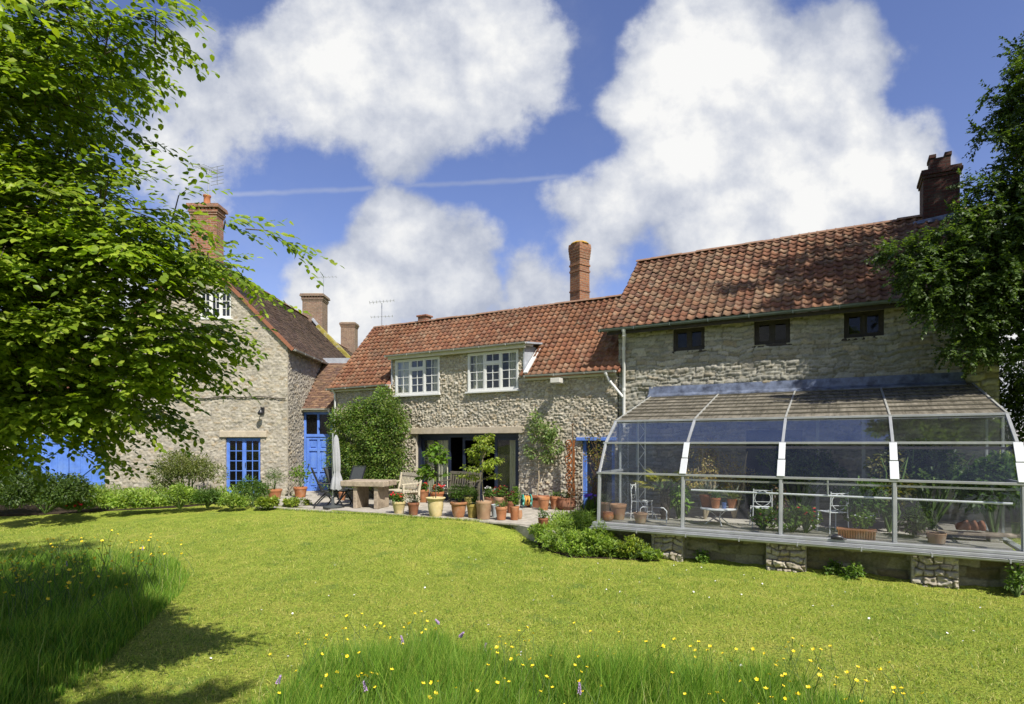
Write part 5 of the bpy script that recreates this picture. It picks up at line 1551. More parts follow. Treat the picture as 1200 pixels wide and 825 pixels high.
for (r, z) in prof:
    for k_ in range(n):
        a = 2 * pi * k_ / n; rr = r * (1 + .22 * sin(8 * a + z)); V.append((.09 + rr * cos(a) * .9 + (2 - z) * .02, rr * sin(a), z + .02 * sin(8 * a) * (r > .12)))
for i in range(len(prof) - 1):
    for k_ in range(n): F.append((i * n + k_, i * n + (k_ + 1) % n, (i + 1) * n + (k_ + 1) % n, (i + 1) * n + k_))
fast_mesh('cloth', V, F, umbrella_m, um, smooth=True)

# ------------------------------------------------------------------ inside the greenhouse
def ghpot(px, s, wpx, hpx, mat, style, kind, seed, label, z=.24, scale=1.0, group='pots inside the greenhouse', name='potted_plant', cat='potted plant'):
    wx_, wy_ = ghw(px, s); k = wy_ / 680.0
    t = empty(name, (wx_, wy_, z), 0, label, cat, group)
    H = hpx * k; R = wpx * k / 2.1
    zz = pot(t, R, H, mat, style, seed)
    if kind: small_plant(t, kind, R, zz, seed, scale)
    return t, R, zz
ghpot(712.5, .35, 14, 9.5, terra_m, 'bowl', None, 101, 'small round ochre pot at the left corner of the greenhouse', name='empty_pot', cat='pot')
ghpot(724.5, .6, 20, 18, terrapale_m, 'rim', None, 102, 'big pale terracotta pot with swagged sides near the left corner of the greenhouse', name='empty_pot', cat='pot')
ghpot(709, .95, 13, 17, terrapale_m, 'rim', 'spiky', 103, 'dim terracotta pot behind the small ochre pot in the greenhouse corner', scale=.7)
ghpot(750.5, .3, 17, 12, terrapale_m, 'rim', None, 104, 'wide two-tone terracotta pot in front of the white chair in the greenhouse', name='empty_pot', cat='pot')
def wire_chair(px, s, rz, label, z=.24, sc=.8):
    wx_, wy_ = ghw(px, s)
    t = empty('wire_chair', (wx_, wy_, z), rz, label, 'chair', 'white wire chairs in the greenhouse')
    t.scale = (sc, sc, sc)
    for (a, b) in ((-.2, -.2), (.2, -.2), (-.2, .2), (.2, .2)):
        top = .9 if b > 0 else .45
        MB().tube([(a * 1.1, b * 1.1, 0), (a, b, .45), (a * .98, b * 1.15, top)], .013, 8).build('leg', whitemetal_m, t)
    sm = MB().tube([(.2 * cos(a) / max(abs(cos(a)), abs(sin(a))), .2 * sin(a) / max(abs(cos(a)), abs(sin(a))), .45) for a in np.linspace(0, 2 * pi, 33)], .011, 6, cap=False)
    for i in range(5): sm.tube([(-.2, -.15 + i * .075, .45), (.2, -.15 + i * .075, .45)], .006, 6)
    sm.build('seat', whitemetal_m, t)
    bm_ = MB().tube([(-.2, .22, .86), (.2, .22, .86)], .011, 6).tube([(.17 * cos(a), .22, .68 + .17 * sin(a)) for a in np.linspace(0, 2 * pi, 25)], .009, 6, cap=False).tube([(-.2, .22, .6), (.2, .22, .6)], .008, 6)
    bm_.build('backrest', whitemetal_m, t)
    return t
wire_chair(752, .95, rad(60), 'white wire chair turned sideways behind the two-tone pot, left bay of the greenhouse')
wire_chair(892, .9, rad(165), 'white wire chair behind leafy geraniums in the middle of the greenhouse')
wire_chair(976, .8, rad(185), 'white wire chair with a round hoop back just left of the ribbed planter')
bqx, bqy = ghw(768, .45)
bq = empty('wire_bench', (bqx, bqy, .24), -TH, 'low white wire bench rail right of the two-tone pot', 'bench')
MB().tube([(-.3, 0, 0), (-.3, 0, .26), (-.25, 0, .3), (.16, 0, .3), (.22, 0, .24), (.22, 0, 0)], .012, 8).tube([(-.3, 0, .06), (.22, 0, .06)], .01, 6).tube([(-.1 + .12 * cos(a), 0, .06 + .16 * sin(a)) for a in np.linspace(0, pi, 13)], .008, 6).build('frame', whitemetal_m, bq)
pxx, pyy = ghw(779, .95)
pm = empty('palm', (pxx, pyy, .24), 0, 'young fan palm with yellowing fronds and shaggy trunk inside the greenhouse', 'palm')
m = MB().tube([(0, 0, 0), (.02, 0, .3), (0, 0, .62)], [.085, .075, .065], 10)
rng = random.Random(3)
for i in range(90):
    a = rng.uniform(0, 6.28); z = rng.uniform(.02, .62); m.bar((.07 * cos(a), .07 * sin(a), z), (.105 * cos(a), .105 * sin(a), z + .07), .03, .008)
m.build('trunk', bark_m, pm)
P = []; A = []; Nn = []
st = MB()
for i in range(15):
    a = rng.uniform(0, 6.28); el = rng.uniform(-.1, 1.0); d = Vector((cos(a) * cos(el), sin(a) * cos(el), sin(el))); e = Vector((0, 0, .62)) + d * rng.uniform(.2, .34)
    st.tube([(0, 0, .6), tuple(e)], .008, 5)
    s = d.orthogonal().normalized() if abs(d.z) > .95 else d.cross(Vector((0, 0, 1))).normalized()
    for k_ in range(15):
        t_ = -1.25 + 2.5 * k_ / 14
        P.append(tuple(e)); A.append(tuple(d * cos(t_) + s * sin(t_) + Vector((0, 0, -.12)))); Nn.append(tuple(s.cross(d)))
st.build('stalk', greenstem_m, pm)
leaves('frond', np.array(P), np.array(A), np.array(Nn) + .001, .34, .035, 'palm', pm, 4)
# round white table with pots
tbx, tby = ghw(842, .75)
rt = empty('round_table', (tbx, tby, .24), 0, 'small round white metal table inside the greenhouse, crowded with pots', 'table')
MB().lathe([(1e-3, .30), (.33, .30), (.34, .315), (.33, .33), (1e-3, .33)], 28).build('table_top', whitemetal_m, rt)
for a in (0.4, 2.5, 4.6): MB().tube([(.26 * cos(a), .26 * sin(a), 0), (.03 * cos(a), .03 * sin(a), .16), (.2 * cos(a + .5), .2 * sin(a + .5), .30)], .011, 6).build('leg', whitemetal_m, rt)
ghpot(829, .75, 19, 15, terradark_m, 'rim', 'spiky', 105, 'large terracotta pot of spiky grey leaves on the round white table', z=.57, scale=.9)
ghpot(838.5, .6, 12, 12.5, terra_m, 'rim', 'sparse', 106, 'bright orange pot at the front of the round white table', z=.57, scale=.8)
ghpot(858, .78, 12, 11, terra_m, 'rim', 'spiky', 107, 'orange pot with silvery spiky leaves at the right edge of the round white table', z=.57, scale=.9)
ghpot(848.5, .62, 6, 7, bluepot_m, 'straight', None, 108, 'tiny blue glazed pot between the orange pots on the round white table', z=.57, name='empty_pot', cat='pot')
def ghbush(px, s, rad3, n, ll, lw, pal, seed, label, z=.24, name='potted_shrub', cat='plant', flowers=None, stem=greenstem_m, nclump=24, cr=.5):
    wx_, wy_ = ghw(px, s)
    return bush(name, (wx_, wy_, z), rad3, n, ll, lw, pal, seed, label, cat, 'plants growing inside the greenhouse', nclump, cr, stem, flowers)
ghbush(826, 1.5, (.35, .3, 1.75), 900, .06, .03, 'dry', 110, 'tall dry yellow-leaved climber rising behind the round white table', stem=stem_m, name='dry_climber', cat='climber', nclump=30)
ghbush(860, 1.9, (.45, .25, 1.5), 420, .06, .03, 'dry', 111, 'thin straw-coloured climber right of the tall yellow one', stem=stem_m, name='dry_climber', cat='climber', nclump=26)
ghbush(795, 1.3, (.2, .2, .75), 160, .14, .05, 'fresh', 112, 'leafy green plant between the palm and the white post')
ghbush(895, .45, (.24, .2, .38), 260, .06, .05, 'fresh', 113, 'low leafy geranium in front of the middle white chair', flowers=(pink_m, 8, .03), cat='flowers')
ghbush(928, .45, (.2, .2, .40), 240, .07, .055, 'fresh', 114, 'light green leafy plant just right of the second greenhouse post')
ghbush(944, .5, (.22, .18, .46), 260, .065, .05, 'fresh', 115, 'bushy geranium with a few red flowers left of the hoop-backed chair', flowers=(red_m, 8, .03), cat='flowers')
ghbush(912, 1.3, (.14, .14, .8), 130, .07, .05, 'bronze', 116, 'thin reddish plant standing behind the geraniums')
ghbush(1012, .9, (.35, .3, .95), 500, .075, .055, 'shrub', 117, 'green shrub rising behind the ribbed planter')
ghbush(1042, 1.3, (.4, .35, 1.5), 900, .09, .05, [(.16, .14, .03), (.12, .12, .03), (.07, .09, .02)], 118, 'tall yellowing shrub beside the third greenhouse post')
ghbush(1090, 1.9, (.9, .45, 1.6), 1800, .10, .05, 'dark', 119, 'wide dark shrub at the back of the right-hand bay')
ghbush(1165, 1.2, (.55, .4, 1.5), 1300, .10, .06, 'shrub', 120, 'dark leafy shrub at the right end of the greenhouse')
ghbush(1075, .8, (.3, .25, .55), 260, .09, .04, 'dark', 121, 'low dark plant left of the single terracotta pot')
ghbush(935, 2.3, (1.1, .4, 1.7), 2200, .09, .05, 'dark', 122, 'dark climber against the back wall of the greenhouse behind the hoop-backed chair')
gx_, gy_ = ghw(1003.5, .22)
gt = empty('ribbed_planter', (gx_, gy_, .24), -TH, 'long ribbed terracotta window box with small white flowers inside the greenhouse', 'planter')
m = MB().prism([(-.26, -.08, 0), (.26, -.08, 0), (.27, -.095, .15), (-.27, -.095, .15)], (0, .17, 0)); m.box(-.285, .285, -.105, .09, .135, .16)
for i in range(15): m.bar((-.25 + i * .0357, -.09, .005), (-.255 + i * .0364, -.103, .135), .016, .014)
m.build('trough', terra_m, gt, bevel=.004)
bush_leaves('foliage', gt, (.05, 0, .27), (.24, .09, .14), 260, .055, .045, 'fresh', 131, 16, .7, floor=.15)
blossoms('flower', gt, [(random.Random(i).uniform(-.05, .25), random.Random(i + 50).uniform(-.08, .08), .34 + .07 * random.Random(i + 9).random()) for i in range(9)], .022, whitep_m, 3)
ghpot(1097.5, .35, 21, 12, terrapale_m, 'straight', None, 132, 'wide shallow terracotta pot alone at the front of the right-hand bay', name='empty_pot', cat='pot')
gx_, gy_ = ghw(1138, .9)
lp = empty('fallen_pots', (gx_, gy_, .46), rad(-20), 'stack of nested reddish pots lying on their side on a plank in the right-hand bay', 'stacked pots')
for i in range(3):
    p = MB().lathe([(1e-3, 0), (.05, 0), (.075, .13), (.083, .13), (.083, .17), (.07, .17), (.062, .03), (1e-3, .03)], 20).build('pot', terradark_m, lp, loc=(-.2 + i * .10, 0, -.01), rot=(0, rad(78), 0))
gx_, gy_ = ghw(1120, .9)
pk = empty('plank_bench', (gx_, gy_, .24), -TH + rad(6), 'rough grey plank resting on low blocks in the right-hand bay', 'plank')
MB().box(-.75, .75, -.12, .12, .09, .13).build('plank', sleeper_m, pk, bevel=.006)
for xx in (-.5, .5): MB().box(xx - .08, xx + .08, -.1, .1, 0, .09).build('block', stone_flat_m, pk, bevel=.008)
# small dark lump on the sill outside
lx, ly = ghw(981, -.1)
lump = empty('dark_glove', (lx, ly, .25), rad(-20), 'dark glove left lying on the outside sill of the greenhouse', 'glove')
m = MB().tube([(-.09, 0, .02), (-.03, 0, .035), (.04, 0, .03), (.08, .0, .022)], [.02, .042, .04, .022], 10)
for i in range(4): m.tube([(.06, -.03 + .02 * i, .025), (.10, -.036 + .024 * i, .02), (.13, -.04 + .026 * i, .012)], [.012, .011, .006], 6)
m.build('glove', black_m, lump)
# ================================================================== ground, lawn, patio
def grid_sheet(name, xs, ys, zf, mat, kind='structure'):
    X, Y = np.meshgrid(xs, ys); Z = zf(X, Y)
    V = np.stack([X, Y, Z], -1).reshape(-1, 3)
    idx = np.arange(X.size).reshape(X.shape)
    F = np.stack([idx[:-1, :-1], idx[:-1, 1:], idx[1:, 1:], idx[1:, :-1]], -1).reshape(-1, 4)
    o = fast_mesh(name, V, F, mat, smooth=True)
    o['kind'] = kind
    return o
m, N = new_mat('lawn_grass')
co = N.n('ShaderNodeTexCoord').outputs['Object']
n1 = N.noise(co, 0.5, 4, .6); n2 = N.noise(co, 3.2, 5, .65); n3 = N.noise(co, 28, 5, .7); n4 = N.noise(co, 95, 3, .7)
c = N.ramp(N.math('ADD', N.math('MULTIPLY', n1, .45), N.math('MULTIPLY', n2, .55)), [(.36, (.18, .245, .03)), (.5, (.262, .315, .043)), (.64, (.345, .355, .065))])
c = N.mix(1.0, c, N.ramp(n3, [(.32, .4), (.5, 1.0), (.68, 1.5)]), 'MULTIPLY')
c = N.mix(1.0, c, N.ramp(n4, [(.32, .45), (.68, 1.45)]), 'MULTIPLY')
c = N.mix(N.math('MULTIPLY', N.smooth(N.noise(co, 1.3, 6, .7), .57, .68), .65), c, (.10, .17, .035))
hh = N.math('ADD', N.math('MULTIPLY', n3, .7), n4)
finish(N, c, .85, hh, .03, .12, bump_s=.9)
lawn_m = m
xs = np.concatenate([np.linspace(-900, -40, 12), np.linspace(-34, 34, 180), np.linspace(40, 900, 12)])
ys = np.concatenate([np.linspace(-300, -12, 8), np.linspace(-8, 40, 130), np.linspace(48, 1500, 14)])
def lawn_z(X, Y):
    near = np.clip(1 - np.hypot(X, Y - 8) / 40, 0, 1)
    return ground_z(X, Y) + .03 * (vnoise(X * .6, Y * .6, 4) - .5) * (near > 0) * np.clip(near * 2, 0, 1) - .004
grid_sheet('lawn', xs, ys, lawn_z, lawn_m)
def lz(x, y): return float(lawn_z(np.array([float(x)]), np.array([float(y)]))[0])

# patio: irregular stone flags
edge_px = [(296, 593.5), (340, 596.0), (390, 599.0), (440, 601.5), (500, 606.0), (560, 609.5), (600, 612.0), (632, 618.5), (650, 622)]
pp = [gp(*e) for e in edge_px]
pf = fac(9.6, -1.2); pe = fac(9.9, .2); pl = fac(0.2, .2)
poly = pp + [(pf[0], pf[1]), (pe[0], pe[1]), (pl[0], pl[1]), (-6.0, 21.4), (-7.6, 21.4), (-7.6, 19.7), (-8.2, 19.5)]
def inside(px_, py_, poly):
    r = np.zeros(np.shape(px_), dtype=bool); n = len(poly); j = n - 1
    for i in range(n):
        xi, yi = poly[i]; xj, yj = poly[j]
        c_ = ((yi > py_) != (yj > py_)) & (px_ < (xj - xi) * (py_ - yi) / (yj - yi + 1e-12) + xi)
        r ^= c_; j = i
    return r
base = MB(); base.prism([(a, b, -.3) for a, b in poly], (0, 0, .285)); o = base.build('patio', soil_m if False else slab_m); o['kind'] = 'structure'
fl = MB(); rng = random.Random(77)
yrow = -3.4
while yrow < 1.0:
    hgt = rng.uniform(.35, .6); t = -3.2 + rng.uniform(0, .3)
    while t < 10.4:
        w = rng.uniform(.4, .9)
        cx_, cy_, _ = fac(t + w / 2, yrow + hgt / 2)
        if inside(np.array([cx_]), np.array([cy_]), poly)[0]:
            g = .012; z = .018 + rng.uniform(-.004, .006)
            cs = [fac(t + g + rng.uniform(-.01, .01), yrow + g), fac(t + w - g, yrow + g + rng.uniform(-.01, .01)), fac(t + w - g + rng.uniform(-.01, .01), yrow + hgt - g), fac(t + g, yrow + hgt - g)]
            fl.prism([(a, b, -.03) for a, b, _ in cs], (0, 0, .03 + z))
        t += w
    yrow += hgt
o2 = fl.build('paving', slab_m, bevel=.008); o2['kind'] = 'structure'

# soil of the flower beds
def bed(name, poly, h=.03):
    b = MB(); b.prism([(x, y, lz(x, y) - .1) for x, y in poly], (0, 0, .1 + h)); o = b.build(name, soil_m); o['kind'] = 'structure'
bed('border_bed', [(-19, 16.2), (-13, 16.6), (-9.5, 16.9), (-8.1, 18.0), (-8.0, 19.5), (-13.8, 19.55), (-20, 19.8)])
cb = [gp(628, 614), (.55, 11.9), (1.1, 10.9), (2.7, 10.6), (2.3, 11.2), (1.65, 11.7), (1.9, 13.6), (1.4, 13.6)]
bed('corner_bed', cb, .02)

# ================================================================== grass
def blades(name, XY, hgt, wid, pal, seed, lean=.35, mat=None, zf=None):
    rng = np.random.default_rng(seed); n = len(XY)
    z = (zf or lawn_z)(XY[:, 0], XY[:, 1])
    b = np.stack([XY[:, 0], XY[:, 1], z - .005], 1)
    a = rng.uniform(0, 2 * pi, n); s = np.stack([np.cos(a), np.sin(a), np.zeros(n)], 1) * (wid * rng.uniform(.6, 1.3, n))[:, None] * .5
    ln = rng.normal(0, lean, (n, 2)) + [[.05, .02]]
    H = hgt[:, None] if isinstance(hgt, np.ndarray) else hgt * rng.uniform(.5, 1.25, n)[:, None]
    L3 = np.concatenate([ln, np.ones((n, 1))], 1)
    mid = b + H * .55 * np.concatenate([ln * .5, np.ones((n, 1))], 1)
    tip = b + H * np.concatenate([ln * 1.3, np.ones((n, 1)) * .95], 1)
    V = np.stack([b - s, b + s, mid - s * .7, mid + s * .7, tip], 1).reshape(-1, 3)
    i = np.arange(n)[:, None] * 5
    F = np.concatenate([i + [0, 1, 3], i + [0, 3, 2], i + [2, 3, 4]], 0)
    pal = np.array(pal); c = pal[rng.integers(len(pal), size=n)] * rng.uniform(.75, 1.25, n)[:, None]
    o = fast_mesh(name, V, F, mat or grass_m, None, np.repeat(c, 5, 0))
    o['kind'] = 'stuff'
    return o
def scatter(poly, n, rng, dens=None):
    xs_ = [p[0] for p in poly]; ys_ = [p[1] for p in poly]; out = []
    tot = 0
    while tot < n:
        P = np.stack([rng.uniform(min(xs_), max(xs_), n), rng.uniform(min(ys_), max(ys_), n)], 1)
        k = inside(P[:, 0], P[:, 1], poly)
        if dens is not None: k &= rng.uniform(0, 1, n) < dens(P[:, 0], P[:, 1])
        out.append(P[k]); tot += k.sum()
    return np.concatenate(out)[:n]
GRASS_LONG = [(0.14, 0.28, 0.03), (0.19, 0.34, 0.035), (0.09, 0.20, 0.02), (0.24, 0.36, 0.05), (0.31, 0.37, 0.07), (0.06, 0.14, 0.015)]
GRASS_SHORT = [(0.23, 0.33, 0.04), (0.28, 0.36, 0.05), (0.15, 0.25, 0.03), (0.38, 0.39, 0.09), (0.46, 0.43, 0.15), (0.09, 0.16, 0.025)]
front = [(-1.75, 2.6), (-2.0, 4.2), (-1.95, 5.3), (-1.35, 5.75), (-.7, 6.0), (-.35, 5.55), (.1, 5.35), (.9, 5.2), (1.5, 5.1), (2.1, 5.0), (2.7, 4.8), (3.1, 4.4), (3.2, 2.6)]
left = [(-4.75, 8.3), (-5.3, 9.6), (-6.1, 10.5), (-8, 10.8), (-11, 10.2), (-12, 7), (-8, 4.2), (-3.75, 4.1), (-3.9, 5.4), (-4.3, 6.8)]
rng = np.random.default_rng(9)
def long_h(P, poly, hmax, seed):
    n = .5 * vnoise(P[:, 0] * 2.2, P[:, 1] * 2.2, seed) + .5 * vnoise(P[:, 0] * 6.5, P[:, 1] * 6.5, seed + 2)
    e = np.full(len(P), 9.0)
    for (a, b) in zip(poly, poly[1:] + poly[:1]):
        a = np.array(a); b = np.array(b); d = b - a; t = np.clip(((P - a) @ d) / (d @ d), 0, 1)
        e = np.minimum(e, np.linalg.norm(P - (a + t[:, None] * d), axis=1))
    return hmax * (.3 + 1.0 * n) * (.3 + .7 * sstep(e + .3 * (vnoise(P[:, 0] * 4, P[:, 1] * 4, seed + 5) - .5), -.05, .4)) * np.random.default_rng(seed).uniform(.45, 1.2, len(P)), e
P = scatter(front, 120000, rng, lambda x, y: .15 + .85 * sstep(vnoise(x * 4.5, y * 4.5, 5), .25, .6))
h_, e_ = long_h(P, front, .52, 3)
blades('meadow_grass', P, h_, .0065, GRASS_LONG, 11, .15)
P = scatter(left, 95000, rng, lambda x, y: .2 + .8 * sstep(vnoise(x * 2.6, y * 2.6, 6), .25, .6))
h_, e_ = long_h(P, left, .42, 4)
blades('meadow_grass', P, h_, .009, GRASS_LONG, 12, .16)
# seed stalks
P = np.concatenate([scatter(front, 500, rng), scatter(left, 600, rng)])
blades('seed_stalks', P, rng.uniform(.3, .62, len(P)), .0055, [(.30, .33, .08), (.26, .32, .07), (.36, .36, .15)], 13, .12)
# mown lawn: short blades, thinning with distance
n = 150000
d = 3.2 + (rng.uniform(0, 1, n) ** 1.5) * 11.5; xx_ = rng.uniform(-1, 1, n) * (d * .92 + .3)
P = np.stack([xx_, d], 1)
k = ~inside(P[:, 0], P[:, 1], [p for p in poly]) & ~inside(P[:, 0], P[:, 1], front) & ~inside(P[:, 0], P[:, 1], cb)
t_, s_ = to_ts(P[:, 0], P[:, 1])
k &= ~((t_ > 7.0) & (s_ > -3.75)) & (s_ < -1.5)
P = P[k]
hh_ = rng.uniform(.014, .05, len(P)) * (.7 + .05 * P[:, 1]) * (.6 + .9 * vnoise(P[:, 0] * 5, P[:, 1] * 5, 77))
blades('mown_grass', P, hh_, .0075, GRASS_SHORT, 14, .6)

# ragged fringe where the lawn meets the paving
ed = []
for (a, b) in zip(pp[:-1], pp[1:]):
    n_ = int(np.hypot(b[0] - a[0], b[1] - a[1]) * 520)
    f_ = rng.uniform(0, 1, n_)[:, None]; ed.append(np.array(a) + (np.array(b) - np.array(a)) * f_ + rng.normal(0, .035, (n_, 2)) - NV * .02)
ed = np.concatenate(ed)
blades('edge_grass', ed, rng.uniform(.03, .09, len(ed)), .008, GRASS_SHORT, 15, .5)

# ------------------------------------------------------------------ wild flowers
def flower_proto(name, label, cat, group, kind):
    o = None
    mb = MB()
    mb.tube([(0, 0, 0), (.01, 0, -.12), (0, .01, -.26)], .0022, 5)
    mats = [greenstem_m]
    if kind == 'buttercup':
        mats.append(yellowp_m)
        for k in range(5):
            a = 2 * pi * k / 5; r = .0135
            c, s = cos(a), sin(a)
            mb.add([(0, 0, 0), (r * .7 * c - r * .5 * s, r * .7 * s + r * .5 * c, .005), (r * 1.15 * c, r * 1.15 * s, .010), (r * .7 * c + r * .5 * s, r * .7 * s - r * .5 * c, .005)], [(0, 1, 2, 3)], False, 1)
        mb.ball((0, 0, .003), .004, 6, 1)
    elif kind == 'orchid':
        mats.append(lilac_m)
        r_ = random.Random(3)
        for k in range(34):
            z = -.02 + .085 * k / 34; a = k * 2.4; rr = .013 * (1 - k / 50)
            c, s = cos(a), sin(a)
            mb.add([(0, 0, z), (rr * c - .009 * s, rr * s + .009 * c, z + .004), (rr * 1.4 * c, rr * 1.4 * s, z - .006), (rr * c + .009 * s, rr * s - .009 * c, z + .004)], [(0, 1, 2, 3)], False, 1)
    elif kind == 'daisy':
        mats.append(whitep_m)
        for k in range(8):
            a = 2 * pi * k / 8; c, s = cos(a), sin(a); r = .011
            mb.add([(0, 0, 0), (r * .8 * c - .004 * s, r * .8 * s + .004 * c, .002), (r * 1.1 * c, r * 1.1 * s, .002), (r * .8 * c + .004 * s, r * .8 * s - .004 * c, .002)], [(0, 1, 2, 3)], False, 1)
    o = mb.build(name, mats, fix=False)
    return setp(o, label, cat, group)
def sow(kind, name, label, cat, group, P, hz, seed):
    r_ = random.Random(seed); first = None
    for i, (x, y) in enumerate(P):
        if first is None: o = flower_proto(name, label, cat, group, kind); first = o
        else: o = first.copy(); COL.objects.link(o)
        h_ = hz(r_)
        o.location = (x, y, lz(x, y) + h_); o.rotation_euler = (r_.gauss(0, .3) - .35, r_.gauss(0, .3), r_.uniform(0, 6.28)); s = r_.uniform(.8, 1.25) * (1.35 if seed == 1 else 1.0); o.scale = (s, s, s)
lsub = [(-4.75, 8.3), (-5.3, 9.6), (-6.1, 10.2), (-8, 10.0), (-7.2, 7), (-4.9, 5.4), (-4.1, 6.6)]
sow('buttercup', 'buttercup', 'yellow buttercup flower in the long grass on the left', 'buttercup', 'buttercups in the left patch of long grass', scatter(lsub, 190, rng, lambda x, y: .22 + .78 * np.exp(-((x + 5.9) ** 2 + (y - 7.0) ** 2) / 2.4)), lambda r: r.uniform(.52, .72), 1)
sow('buttercup', 'buttercup', 'yellow buttercup flower in the front patch of long grass', 'buttercup', 'buttercups in the front patch of long grass', scatter([p for p in front if p[1] > 3.2] + [(2.8, 3.9), (-1.9, 3.9)], 170, rng, lambda x, y: .1 + .9 * sstep(vnoise(x * 2.5, y * 2.5, 15), .4, .7)), lambda r: r.uniform(.34, .54), 2)
sow('orchid', 'orchid', 'spike of pale lilac wild orchid standing in the front long grass', 'orchid', 'lilac orchids in the long grass', [(-1.85, 4.6), (-1.5, 5.1), (-.75, 5.85), (-.5, 5.7), (-1.1, 4.35), (-.25, 5.3), (.5, 4.3), (-1.0, 5.3)], lambda r: r.uniform(.26, .36), 3)
sow('orchid', 'orchid', 'lilac orchid spike rising from the left patch of long grass', 'orchid', 'lilac orchids in the left patch', [(-6.3, 9.9), (-6.6, 8.6)], lambda r: r.uniform(.34, .42), 4)
Pd = np.stack([rng.uniform(-3.5, 7, 120), rng.uniform(5.2, 11, 120)], 1)
t_, s_ = to_ts(Pd[:, 0], Pd[:, 1])
Pd = Pd[(s_ < -4.2) & (abs(Pd[:, 0]) < Pd[:, 1] * .9)]
sow('daisy', 'daisy', 'tiny white daisy in the mown lawn', 'daisy', 'white daisies in the mown lawn', Pd, lambda r: r.uniform(.015, .03), 5)

# ================================================================== border plants
def bp(px, y_, z=0.0): d_ = (EYE - z) * 680 / (y_ - 519.0); return ((px - 600) / 680 * d_, d_)
BG = 'plants in the border below the gable house'
items = [  # px, base y, half-width m, height m, leaves, length, width, palette, label, flowers
    (212, 588, 1.1, 1.5, 4200, .08, .036, 'olive', 'tall bushy olive-green shrub against the gable wall, largest in the border', None),
    (100, 594, .5, .5, 700, .18, .03, 'weedy', 'tuft of long arching leaves in front of the blue plank doors', None),
    (140, 597, .6, .55, 1100, .10, .045, 'weedy', 'low bright green clump left of the big olive shrub', None),
    (172, 596, .55, .5, 1000, .10, .05, 'weedy', 'low leafy clump at the foot of the olive shrub', None),
    (205, 597, .6, .62, 1200, .085, .03, 'weedy', 'feathery green clump in front of the olive shrub', None),
    (238, 596, .55, .66, 1100, .09, .03, 'shrub', 'upright green clump left of the french windows', None),
    (268, 597, .5, .6, 1000, .085, .03, 'weedy', 'green clump covering the foot of the french windows', None),
    (294, 594, .5, .85, 1200, .08, .03, 'shrub', 'tall soft green plant rising in front of the right french window', None),
    (310, 597, .35, .4, 500, .10, .06, 'lime', 'low yellow-green spreading plant beside the feathery pot', None),
    (345, 594, .45, .32, 600, .10, .035, 'lime', 'spreading yellow-green grassy plant at the edge of the paving by the front door', None),
    (68, 597, .6, .5, 1000, .09, .05, 'shrub', 'leafy shrub with white flowers in front of the blue doors', (whitep_m, 30, .035)),
    (88, 600, .35, .45, 500, .08, .05, 'shrub', 'bush with crimson flowers at the left end of the border', (red_m, 18, .05)),
    (158, 577, .45, 1.9, 260, .09, .04, 'bronze', 'thin bare-stemmed wall plant with a few bronze leaves on the gable wall', None),
]
for i, (px, yb, w, h, n, ll, lw, pal, lab, fl_) in enumerate(items):
    x, y = bp(px, yb); 
    bush('border_plant', (x, y + w * .4, 0), (w, w * .8, h * (1.0 if h > .8 else (.62, 1.0, .78)[i % 3])), n, ll, lw, pal, 200 + i, lab, 'shrub' if h > .9 else 'plant', BG, 30, .34, flowers=fl_, droop=-.1)
rng = np.random.default_rng(61)
gc = scatter([(-19, 16.3), (-13, 16.65), (-9.5, 16.95), (-8.3, 18.0), (-8.2, 19.4), (-13.6, 19.4), (-19, 19.6)], 15000, rng)
hz_ = rng.uniform(0, 1, len(gc)) ** 1.4 * (.12 + .4 * vnoise(gc[:, 0] * 1.6, gc[:, 1] * 1.6, 9))
A_ = rng.normal(0, .6, (len(gc), 3)); A_[:, 2] = rng.uniform(.1, 1.0, len(gc))
o = leaves('border_groundcover', np.column_stack([gc, hz_]), A_, rng.normal(0, .4, (len(gc), 3)) + [0, -.3, .8], .12, .04, 'weedy', None, 62, group_var=.75 + .5 * vnoise(gc[:, 0] * 1.1, gc[:, 1] * 1.1, 19))
o['kind'] = 'stuff'; o['label'] = 'low mixed leafy ground cover filling the border below the gable house'
x, y = bp(22, 606); bush('dark_bush', (x, y + .8, 0), (1.4, .8, 1.0), 4200, .09, .05, 'dark', 230, 'big dark green bush in deep shade under the tree at the left edge', 'shrub', None, 60, .33)
x, y = bp(-40, 600); bush('dark_bush', (x, y + .8, 0), (1.4, 1.0, 1.5), 3600, .10, .05, 'dark', 231, 'taller dark bush behind, cut by the left edge of the view', 'shrub', None, 60, .33)
gc = scatter(cb, 4200, rng)
A_ = rng.normal(0, .6, (len(gc), 3)); A_[:, 2] = rng.uniform(.1, 1.0, len(gc))
o = leaves('bed_groundcover', np.column_stack([gc, lawn_z(gc[:, 0], gc[:, 1]) + rng.uniform(0, 1, len(gc)) ** 1.5 * (.08 + .32 * vnoise(gc[:, 0] * 3, gc[:, 1] * 3, 8))]), A_, rng.normal(0, .4, (len(gc), 3)) + [0, -.3, .8], .10, .03, 'weedy', None, 63)
o['kind'] = 'stuff'; o['label'] = 'loose weedy ground cover in the corner bed beside the greenhouse'
CG = 'plants in the corner bed beside the greenhouse'
